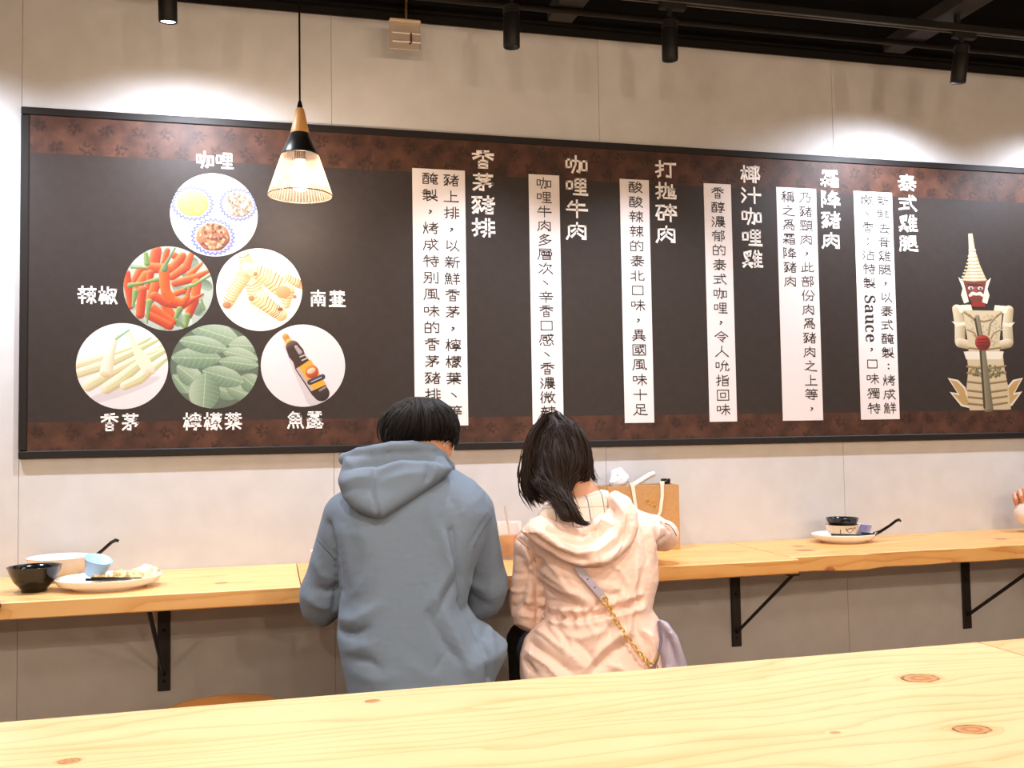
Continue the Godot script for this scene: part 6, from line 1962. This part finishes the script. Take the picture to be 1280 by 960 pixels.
	var waist := pts([0.6500, 0.6834, 0.6903, 0.6750, 0.7414, 0.6776, 0.7891, 0.6843, 0.8478, 0.6963, 0.9031, 0.7087])
	for i in 22:   # the little puckers along the drawstring
		var q := along(waist, (i + 0.5) / 22.0)
		var l := rng.randf_range(0.010, 0.022)
		f.append([PackedVector2Array([q + Vector2(rng.randf_range(-0.004, 0.004), l), q, q + Vector2(rng.randf_range(-0.006, 0.006), -l)]), 0.0042, 0.005 if i % 2 == 0 else -0.006, 1])
	h.crisp = 1.35
	h.crinkle = 0.0010
	for e in f:
		e[2] *= 1.5
	h.folds = f
	obj("jacket", h.mesh(0.0048), M.jacket, o)
	var thread := mat(Color(0.70, 0.55, 0.46), 0.8)
	seam(h, pts([0.6140, 0.8816, 0.6303, 0.8568, 0.6509, 0.8317, 0.6673, 0.8006]), thread, o, 0.0011)
	seam(h, pts([1.1009, 0.8691, 1.1259, 0.8612, 1.1458, 0.8464, 1.1630, 0.8246]), mat(Color(0.55, 0.47, 0.45), 0.8), o, 0.0011)
	var hood := Solid.new()
	hood.cushion(pts([0.6106, 0.8892, 0.6414, 0.9143, 0.6699, 0.9266, 0.7000, 0.9082, 0.7245, 0.8939, 0.7622, 0.8810, 0.8052, 0.8869, 0.8394, 0.9224, 0.8670, 0.9734, 0.8827, 0.9810, 0.9143, 0.9637, 0.9284, 0.9270, 0.9219, 0.8841, 0.8934, 0.8434, 0.8463, 0.8122, 0.7984, 0.7965, 0.7459, 0.8063, 0.6966, 0.8267, 0.6488, 0.8543]), Vector3(0.755, -0.50, 0.855), 0.046, 0.034, 0.0)
	hood.chain([Vector3(0.6521, 0.9077, 0.6900), Vector3(0.6778, 0.9135, 0.7200), Vector3(0.7124, 0.8942, 0.7450), Vector3(0.7556, 0.8813, 0.7550), Vector3(0.7976, 0.8867, 0.7450), Vector3(0.8330, 0.9158, 0.7200), Vector3(0.8593, 0.9618, 0.6800)], [0.008, 0.010, 0.011, 0.011, 0.011, 0.010, 0.008], 0.003)
	hood.crisp = 1.3
	hood.crinkle = 0.0010
	hood.folds = [
		[pts([0.6771, 0.8949, 0.7095, 0.8702, 0.7464, 0.8588, 0.7882, 0.8707, 0.8350, 0.8963]), 0.0095, -0.016, 1], [pts([0.6566, 0.8880, 0.6887, 0.8555, 0.7335, 0.8378, 0.7876, 0.8392, 0.8386, 0.8685]), 0.010, 0.010, 1], [pts([0.6122, 0.8976, 0.6521, 0.8610, 0.7006, 0.8355, 0.7663, 0.8167]), 0.009, -0.015, 1],
		[pts([0.6398, 0.8577, 0.6882, 0.8302, 0.7496, 0.8136, 0.8123, 0.8184, 0.8594, 0.8518]), 0.010, 0.010, 1], [pts([0.7970, 0.8900, 0.8225, 0.9048, 0.8437, 0.9079]), 0.010, 0.010, 1], [pts([0.8135, 0.9352, 0.8044, 0.9036, 0.7827, 0.8767, 0.7573, 0.8659]), 0.009, 0.009, 1],
		[pts([0.8441, 0.9701, 0.8518, 0.9338, 0.8383, 0.9023]), 0.008, -0.009, 1], [pts([0.8653, 0.9614, 0.8772, 0.9208, 0.8719, 0.8769]), 0.008, 0.008, 1], [pts([0.8814, 0.9166, 0.8762, 0.8768, 0.8496, 0.8340]), 0.006, -0.008, 1], [pts([0.7781, 0.8551, 0.7838, 0.8252, 0.7916, 0.7990]), 0.0045, -0.004],
		[pts([0.6384, 0.9180, 0.6749, 0.8970, 0.7078, 0.8858]), 0.007, -0.007, 1], [pts([0.8199, 0.8354, 0.8501, 0.8579, 0.8722, 0.8889]), 0.007, -0.008, 1]]
	for e in hood.folds:
		e[2] *= 1.4
	obj("hood", hood.mesh(0.0044), M.jacket, o).set_meta("label", "loose beige hood draped in folds over the back")
	var lining := Solid.new()
	lining.cushion(pts([0.6606, 0.9198, 0.6860, 0.9467, 0.7137, 0.9579, 0.7900, 0.9675, 0.8464, 0.9843, 0.8705, 0.9794, 0.8543, 0.9246, 0.8174, 0.8857, 0.7735, 0.8751, 0.7325, 0.8891, 0.6975, 0.9065]), Vector3(0.700, -0.45, 0.93), 0.022, 0.022, 0.0)
	var check := mat(Color(1, 1, 1), 0.8)
	var img := Image.create(128, 128, false, Image.FORMAT_RGB8)
	img.fill(c8(226, 206, 192))
	for k in 2:
		img.fill_rect(Rect2i(30 + k * 70, 0, 5, 128), c8(120, 112, 118))
		img.fill_rect(Rect2i(0, 20 + k * 60, 128, 4), c8(160, 148, 146))
		img.fill_rect(Rect2i(44 + k * 70, 0, 2, 128), c8(196, 176, 164))
	check.albedo_texture = ImageTexture.create_from_image(img)
	check.uv1_triplanar = true
	check.uv1_world_triplanar = true
	check.uv1_scale = Vector3.ONE * 11.0
	obj("hood_lining", lining.mesh(0.0055), check, o).set_meta("label", "cream checked lining of the hood")
	# hair
	var hs := Solid.new()
	hs.cushion(pts([0.7337, 1.1775, 0.7560, 1.1730, 0.7825, 1.1511, 0.8091, 1.1227, 0.8265, 1.0880, 0.8325, 1.0491, 0.8318, 1.0147, 0.8111, 0.9981, 0.7841, 1.0031, 0.7658, 0.9823, 0.7388, 0.9746, 0.7124, 0.9882, 0.6906, 1.0079, 0.6712, 1.0318, 0.6674, 1.0657, 0.6768, 1.1037, 0.6953, 1.1460, 0.7157, 1.1692]), Vector3(0.605, -0.18, 1.06), 0.086, 0.07, 0.02)
	hs.egg(j.head + Vector3(0.0, 0.012, 0.018), Vector3(0.083, 0.102, 0.102), 0.03)
	hs.chain([Vector3(0.7398, 1.1262, 0.6700), Vector3(0.7366, 1.0535, 0.6900), Vector3(0.7239, 1.0005, 0.7000), Vector3(0.7157, 0.9586, 0.7450), Vector3(0.7206, 0.9306, 0.7750), Vector3(0.7507, 0.9163, 0.7850)], [0.030, 0.034, 0.024, 0.0165, 0.013, 0.006], 0.03)
	hs.chain([Vector3(0.6823, 1.0048, 0.6800), Vector3(0.7019, 0.9806, 0.7000), Vector3(0.7141, 0.9657, 0.7300)], [0.020, 0.016, 0.012], 0.02)
	obj("hair", hs.mesh(0.008), M.hair_brown, o)
	var b := Build.new()
	var guides := [pts([0.7182, 1.1793, 0.6869, 1.1502, 0.6664, 1.1043, 0.6545, 1.0459, 0.6537, 0.9958, 0.6705, 0.9660, 0.6854, 0.9426]), pts([0.7196, 1.1812, 0.6926, 1.1416, 0.6721, 1.0917, 0.6625, 1.0377, 0.6684, 1.0042, 0.6963, 0.9825, 0.7265, 0.9586]), pts([0.7203, 1.1829, 0.7019, 1.1331, 0.6901, 1.0792, 0.6914, 1.0294, 0.7081, 0.9958, 0.7249, 0.9621, 0.7415, 0.9200]), pts([0.7208, 1.1826, 0.7177, 1.1329, 0.7167, 1.0791, 0.7244, 1.0294, 0.7279, 0.9880, 0.7336, 0.9466, 0.7525, 0.9150]), pts([0.7272, 1.1804, 0.7438, 1.1366, 0.7538, 1.0907, 0.7507, 1.0452, 0.7370, 1.0084, 0.7340, 0.9631, 0.7741, 0.9060]), pts([0.7377, 1.1786, 0.7676, 1.1362, 0.7865, 1.0897, 0.7879, 1.0478, 0.7696, 1.0148, 0.7561, 0.9985, 0.7468, 0.9697]), pts([0.7504, 1.1745, 0.7894, 1.1317, 0.8109, 1.0889, 0.8167, 1.0464, 0.8182, 1.0126, 0.8223, 0.9955, 0.8243, 0.9828])]
	clumps(b, hs, guides, 60, 0.0085, 0.014, 58)
	strands(b, hs, guides, 1000, 0.0024, 0.007, 0.0075, 51, 10, 0.3)
	strands(b, hs, [pts([0.6873, 1.1376, 0.6646, 1.0958, 0.6529, 1.0498, 0.6478, 1.0038, 0.6559, 0.9701, 0.6750, 0.9359]), pts([0.6961, 1.1417, 0.6734, 1.0956, 0.6615, 1.0412, 0.6585, 0.9951, 0.6668, 0.9655, 0.6882, 0.9396])], 110, 0.0014, 0.006, 0.007, 53, 9, 0.4)
	strands(b, hs, [pts([0.7980, 1.1230, 0.8220, 1.0841, 0.8323, 1.0411, 0.8385, 1.0111, 0.8449, 0.9938]), pts([0.8024, 1.1186, 0.8285, 1.0754, 0.8391, 1.0410, 0.8520, 1.0107, 0.8677, 0.9996])], 40, 0.0010, 0.004, 0.006, 54, 7, 0.3)
	strands(b, hs, [pts([0.7143, 1.1710, 0.7279, 1.1879, 0.7500, 1.1812, 0.7763, 1.1575]), pts([0.7054, 1.1648, 0.7322, 1.1793, 0.7632, 1.1704, 0.7982, 1.1337])], 24, 0.0012, 0.006, 0.004, 55, 6, 0.3)
	strands(b, hs, [pts([0.7296, 0.9482, 0.7378, 0.9275, 0.7548, 0.9146, 0.7784, 0.9076]), pts([0.7211, 0.9526, 0.7313, 0.9216, 0.7525, 0.9065, 0.7761, 0.9015])], 60, 0.0022, 0.004, 0.003, 56, 6, 0.2)
	strands(b, hs, guides, 240, 0.0016, 0.015, 0.019, 57, 10, 0.35)
	obj("hair_strands", b.mesh(), M.hair_brown, o)
	var mask := Build.new()
	mask.strip([Vector3(0.6913, 0.9792, 0.6000), Vector3(0.7021, 0.9618, 0.6000), Vector3(0.7152, 0.9485, 0.6000)], [0.014, 0.020, 0.012], 0.001, Vector3(-0.5, 0, 0.86))
	obj("face_mask", mask.mesh(), mat(Color(0.80, 0.74, 0.74), 0.8), o)
	obj("trousers", trousers(j, 0.92), M.trousers, o)
	shoes(j, o)
	shoulder_bag(h)

func shoulder_bag(jacket: Solid) -> void:
	var at := Vector3(0.9791, 0.4870, 0.8000)
	var o := thing("shoulder_bag", Vector3(at.x, at.y, at.z), "lilac leather shoulder bag on a gold chain at the beige jacket's hip", "bag")
	var s := Solid.new()
	s.cushion(pts([0.9530, 0.6606, 0.9746, 0.6532, 0.9999, 0.6174, 1.0141, 0.5763, 1.0282, 0.5271, 1.0308, 0.4588, 1.0035, 0.4212, 0.9429, 0.4264, 0.9268, 0.4714, 0.9324, 0.5265, 0.9504, 0.5569]), Vector3(0.795, 0.0, 0.5), 0.046, 0.040, 0.0)
	s.folds = [[pts([0.9402, 0.6531, 0.9649, 0.6160, 0.9805, 0.5559, 0.9873, 0.4847]), 0.006, -0.008, 1], [pts([0.9573, 0.6520, 0.9860, 0.6028, 1.0016, 0.5386]), 0.007, 0.006, 1], [pts([0.9478, 0.6172, 0.9593, 0.5653, 0.9619, 0.4985]), 0.008, 0.008, 1], [pts([0.9395, 0.6256, 0.9467, 0.5702, 0.9411, 0.5197]), 0.006, -0.010, 1]]
	obj("bag_body", s.mesh(0.0055), M.leather, o)
	var b := Build.new()
	b.tube([Vector3(0.9337, 0.6664, 0.8460), Vector3(0.9372, 0.6200, 0.8500), Vector3(0.9256, 0.5779, 0.8500), Vector3(0.9122, 0.5477, 0.8500)], [0.004, 0.004, 0.004, 0.004], 8)
	obj("piping", b.mesh(), mat(Color(0.50, 0.47, 0.55), 0.5), o)
	# leather end of the strap, lying on the back of the jacket
	var p := []
	for q in [Vector3(0.7423, 0.8029, 0.8100), Vector3(0.7565, 0.7825, 0.8100), Vector3(0.7727, 0.7620, 0.8100), Vector3(0.7890, 0.7415, 0.8100), Vector3(0.8074, 0.7188, 0.8100)]:
		p.append(Vector3(q.x, q.y, jacket.back_z(q.x, q.y) + 0.011))
	var st := Build.new()
	st.strip(p, [0.018, 0.018, 0.018, 0.018, 0.016], 0.0016, Vector3.BACK)
	var strap := obj("leather_strap", st.mesh(), M.leather, o)
	var lp := Build.new()
	var dir: Vector3 = (p[1] - p[0]).normalized()
	lp.strip([p[1] - dir * 0.007, p[1] + dir * 0.003], [0.023, 0.023], 0.0032, Vector3.BACK)
	obj("keeper_loop", lp.mesh(), M.leather, strap)
	for k in [2, 3]:
		var hole := Build.new()
		hole.lathe([Vector2(0.0, 0.0006), Vector2(0.0016, 0.0005), Vector2(0.002, 0.0)], 10, Transform3D(Basis(Vector3(1, 0, 0), PI / 2), p[k].lerp(p[k - 1], 0.4) + Vector3(0, 0, 0.0018)))
		obj("punched_hole", hole.mesh(), M.ink, strap)
	# chain
	var way := []
	for q in [Vector3(0.8038, 0.7187, 0.8200), Vector3(0.8180, 0.6963, 0.8200), Vector3(0.8305, 0.6700, 0.8300), Vector3(0.8470, 0.6416, 0.8400), Vector3(0.8672, 0.6110, 0.8400), Vector3(0.8876, 0.5843, 0.8400), Vector3(0.9062, 0.5645, 0.8450), Vector3(0.9186, 0.5512, 0.8500)]:
		var z := jacket.back_z(q.x, q.y)
		way.append(Vector3(q.x, q.y, (z if z > 0.0 else 0.83) + 0.011))
	var total := 0.0
	for i in way.size() - 1:
		total += way[i].distance_to(way[i + 1])
	var links := int(total / 0.0095)
	var ch := Build.new()
	for n in links:
		var t := (n + 0.5) / links * (way.size() - 1)
		var i := mini(int(t), way.size() - 2)
		var c: Vector3 = way[i].lerp(way[i + 1], t - i)
		var d: Vector3 = (way[i + 1] - way[i]).normalized()
		var x := d.cross(Vector3.BACK).normalized()
		var u := x.cross(d)
		x = x.rotated(d, 0.75 if n % 2 == 0 else -0.75)
		var ring := []
		for k in 13:
			var a := TAU * k / 12.0
			ring.append(c + d * cos(a) * 0.0075 + x * sin(a) * 0.0052)
		ch.tube(ring, [0.0017], 6, false)
	obj("chain", ch.mesh(), M.gold, o)
	var rg := Build.new()
	for e in [[way[0], 0.009], [way[-1], 0.010]]:
		var ring := []
		for k in 17:
			ring.append(e[0] + Vector3(cos(TAU * k / 16.0) * e[1], sin(TAU * k / 16.0) * e[1], 0.002))
		rg.tube(ring, [0.0020], 8, false)
	rg.tube([Vector3(0.9098, 0.5682, 0.8620), Vector3(0.9164, 0.5812, 0.8620), Vector3(0.9209, 0.5925, 0.8620)], [0.003, 0.0035, 0.003], 8)
	obj("ring_clasp", rg.mesh(), M.gold, o)

func diner_at_edge() -> void:
	var j := {
		"pelvis": Vector3(3.10, 0.545, 0.66), "chest": Vector3(3.06, 0.84, 0.60), "neck": Vector3(3.03, 1.01, 0.56), "head": Vector3(3.0, 1.12, 0.50), "face": Vector3(-0.2, -0.35, -0.9).normalized(), "up": Vector3(0.0, 0.93, -0.36), "curl": 1.45,
		"shoulder_l": Vector3(2.90, 0.97, 0.55), "elbow_l": Vector3(2.87, 0.805, 0.26), "wrist_l": Vector3(2.6921, 0.7910, 0.1300), "reach_l": Vector3(0.05, 0.75, -0.3), "palm_l": Vector3(-0.6, 0.1, 0.7),
		"shoulder_r": Vector3(3.20, 0.97, 0.55), "elbow_r": Vector3(3.28, 0.80, 0.32), "wrist_r": Vector3(3.10, 0.79, 0.16), "reach_r": Vector3(-0.8, 0.0, -0.5), "palm_r": Vector3(0, -1, 0)}
	for s in ["l", "r"]:
		var d := -1.0 if s == "l" else 1.0
		j["hip_" + s] = j.pelvis + Vector3(d * 0.085, -0.01, 0.0)
		j["knee_" + s] = Vector3(3.10 + d * 0.10, 0.53, 0.30)
		j["ankle_" + s] = Vector3(3.10 + d * 0.10, 0.085, 0.40)
	j.face = (j.face - j.up.normalized() * j.face.dot(j.up.normalized())).normalized()
	j.up = j.up.normalized()
	var o := thing("person", Vector3(3.10, 0.0, 0.62), "person at the right edge, only a white sleeve and hand showing on the counter", "person", "people at the wall counter")
	obj("body", figure(j), M.skin, o)
	var h := Solid.new()
	h.limb(Vector3(3.10, 0.56, 0.66), j.chest, 0.15, 0.135, 0.03)
	h.limb(j.chest, j.neck + Vector3(0, -0.03, 0), 0.13, 0.07, 0.03)
	for s in ["l", "r"]:
		h.limb(j.chest.lerp(j.neck, 0.5), j["shoulder_" + s], 0.08, 0.066, 0.03)
		h.limb(j["shoulder_" + s], j["elbow_" + s], 0.064, 0.054, 0.02)
		h.limb(j["elbow_" + s], j["wrist_" + s] + j["reach_" + s].normalized() * 0.016 + Vector3(0, 0.004, 0), 0.054, 0.049, 0.02)
	obj("sweater", h.mesh(0.011), mat(Color(0.90, 0.86, 0.83), 0.9), o)
	var hs := Solid.new()
	hs.egg(j.head + Vector3(0.01, 0.025, 0.03), Vector3(0.088, 0.098, 0.10), 0.02)
	hs.limb(j.head + Vector3(0.0, 0, 0.06), j.neck + Vector3(0.02, -0.06, 0.10), 0.07, 0.04, 0.03)
	obj("hair", hs.mesh(0.01), M.hair_black, o)
	obj("trousers", trousers(j), M.trousers, o)
	shoes(j, o)

func _ready() -> void:
	# camera
	var cam := Camera3D.new()
	cam.name = "camera"
	add_child(cam)
	cam.position = Vector3(0, 1.145, 3.0850)
	cam.rotation = Vector3(0.0474966, -0.248156, -0.01577)
	cam.fov = 43.646
	cam.near = 0.05
	cam.current = true
	# surroundings: an indoor room, nearly no sky light
	var we := WorldEnvironment.new()
	we.name = "environment"
	var env := Environment.new()
	env.background_mode = Environment.BG_COLOR
	env.background_color = Color(0.02, 0.02, 0.02)
	env.tonemap_mode = Environment.TONE_MAPPER_LINEAR
	env.tonemap_exposure = 1.07
	env.sdfgi_enabled = true
	env.ssao_enabled = true
	env.ssil_enabled = true
	we.environment = env
	add_child(we)
	materials()
	M.stool = mat(Color(0.80, 0.54, 0.28), 0.45)
	# lamps: the wall track, a second track over the foreground table, two dim ceiling lamps of the dining room
	var cool := Color(0.93, 0.95, 1.0)
	var soft := Color(1.0, 0.95, 0.90)
	track(0.42, "black lighting track along the menu wall under the dark joists")
	spotlight(Vector3(-1.05, 2.375, 0.42), Vector3(-1.05, 1.5, 0.0), 2.0, 70.0, cool, "black track spot left of the picture")
	spotlight(Vector3(-0.262, 2.375, 0.42), Vector3(-0.25, 1.5, 0.0), 2.0, 70.0, cool, "lit black track spot at the far left above the round photos", 0.001)
	spotlight(Vector3(0.691, 2.382, 0.42), Vector3(0.70, 1.0, 0.30), 1.6, 50.0, cool, "black track spot above the gap between the two diners")
	spotlight(Vector3(1.190, 2.384, 0.42), Vector3(1.20, 1.0, 0.30), 1.6, 50.0, cool, "black track spot above the middle dish strips")
	spotlight(Vector3(2.236, 2.395, 0.42), Vector3(2.14, 1.5, 0.0), 1.65, 70.0, cool, "black track spot farthest right in front of the trim")
	spotlight(Vector3(3.00, 2.385, 0.42), Vector3(2.98, 1.5, 0.0), 1.65, 70.0, cool, "black track spot right of the picture")
	track(1.75, "black lighting track above the foreground table")
	for e in [[-0.9, "far left"], [0.0, "left"], [0.9, "middle"], [1.8, "right"], [2.7, "far right"]]:
		spotlight(Vector3(e[0], 2.38, 1.75), Vector3(e[0], 0.7, 1.5), 1.6, 56.0, soft, "black track spot above the foreground table, the " + e[1] + " one of five")
	ceiling_lamp(Vector3(-0.6, 2.38, 3.6), Vector2(1.1, 0.5), 0.7, Color(1.0, 0.90, 0.80), "square ceiling lamp above the camera, left of the middle")
	ceiling_lamp(Vector3(2.4, 2.38, 3.6), Vector2(1.1, 0.5), 0.7, Color(1.0, 0.90, 0.80), "square ceiling lamp above the camera, right of the middle")
	pendant(Vector3(0.085, 1.800, 0.40), "lit pendant lamp with ribbed glass shade and wooden neck before the board", 0.22)
	# the other tables of the dining room, behind the camera, have the same lamps
	var n := 0
	for e in [[-1.6, 4.0], [-0.4, 4.3], [1.0, 4.0], [2.4, 4.0], [3.8, 4.0], [-1.0, 5.6], [0.8, 5.6], [2.6, 5.6], [4.4, 5.6]]:
		pendant(Vector3(e[0], 1.92, e[1]), "ribbed glass pendant lamp behind the camera, number %s from the left in the %s row" % [["one", "two", "three", "four", "five", "one", "two", "three", "four"][n], "nearer" if n < 5 else "farther"], 1.15)
		n += 1
	room()
	board()
	counter()
	tables()
	exit_box()
	conduit()
	stool(-0.115, 0.525, 0.45, "empty round wooden stool under the counter at the left")
	stool(0.355, 0.74, 0.45, "round wooden stool under the person in the hoodie")
	stool(0.78, 0.72, 0.45, "round wooden stool under the person in the beige jacket")
	stool(3.10, 0.66, 0.45, "round wooden stool at the right edge")
	tableware()
	paper_bag()
	diner_in_hoodie()
	diner_in_jacket()
	diner_at_edge()
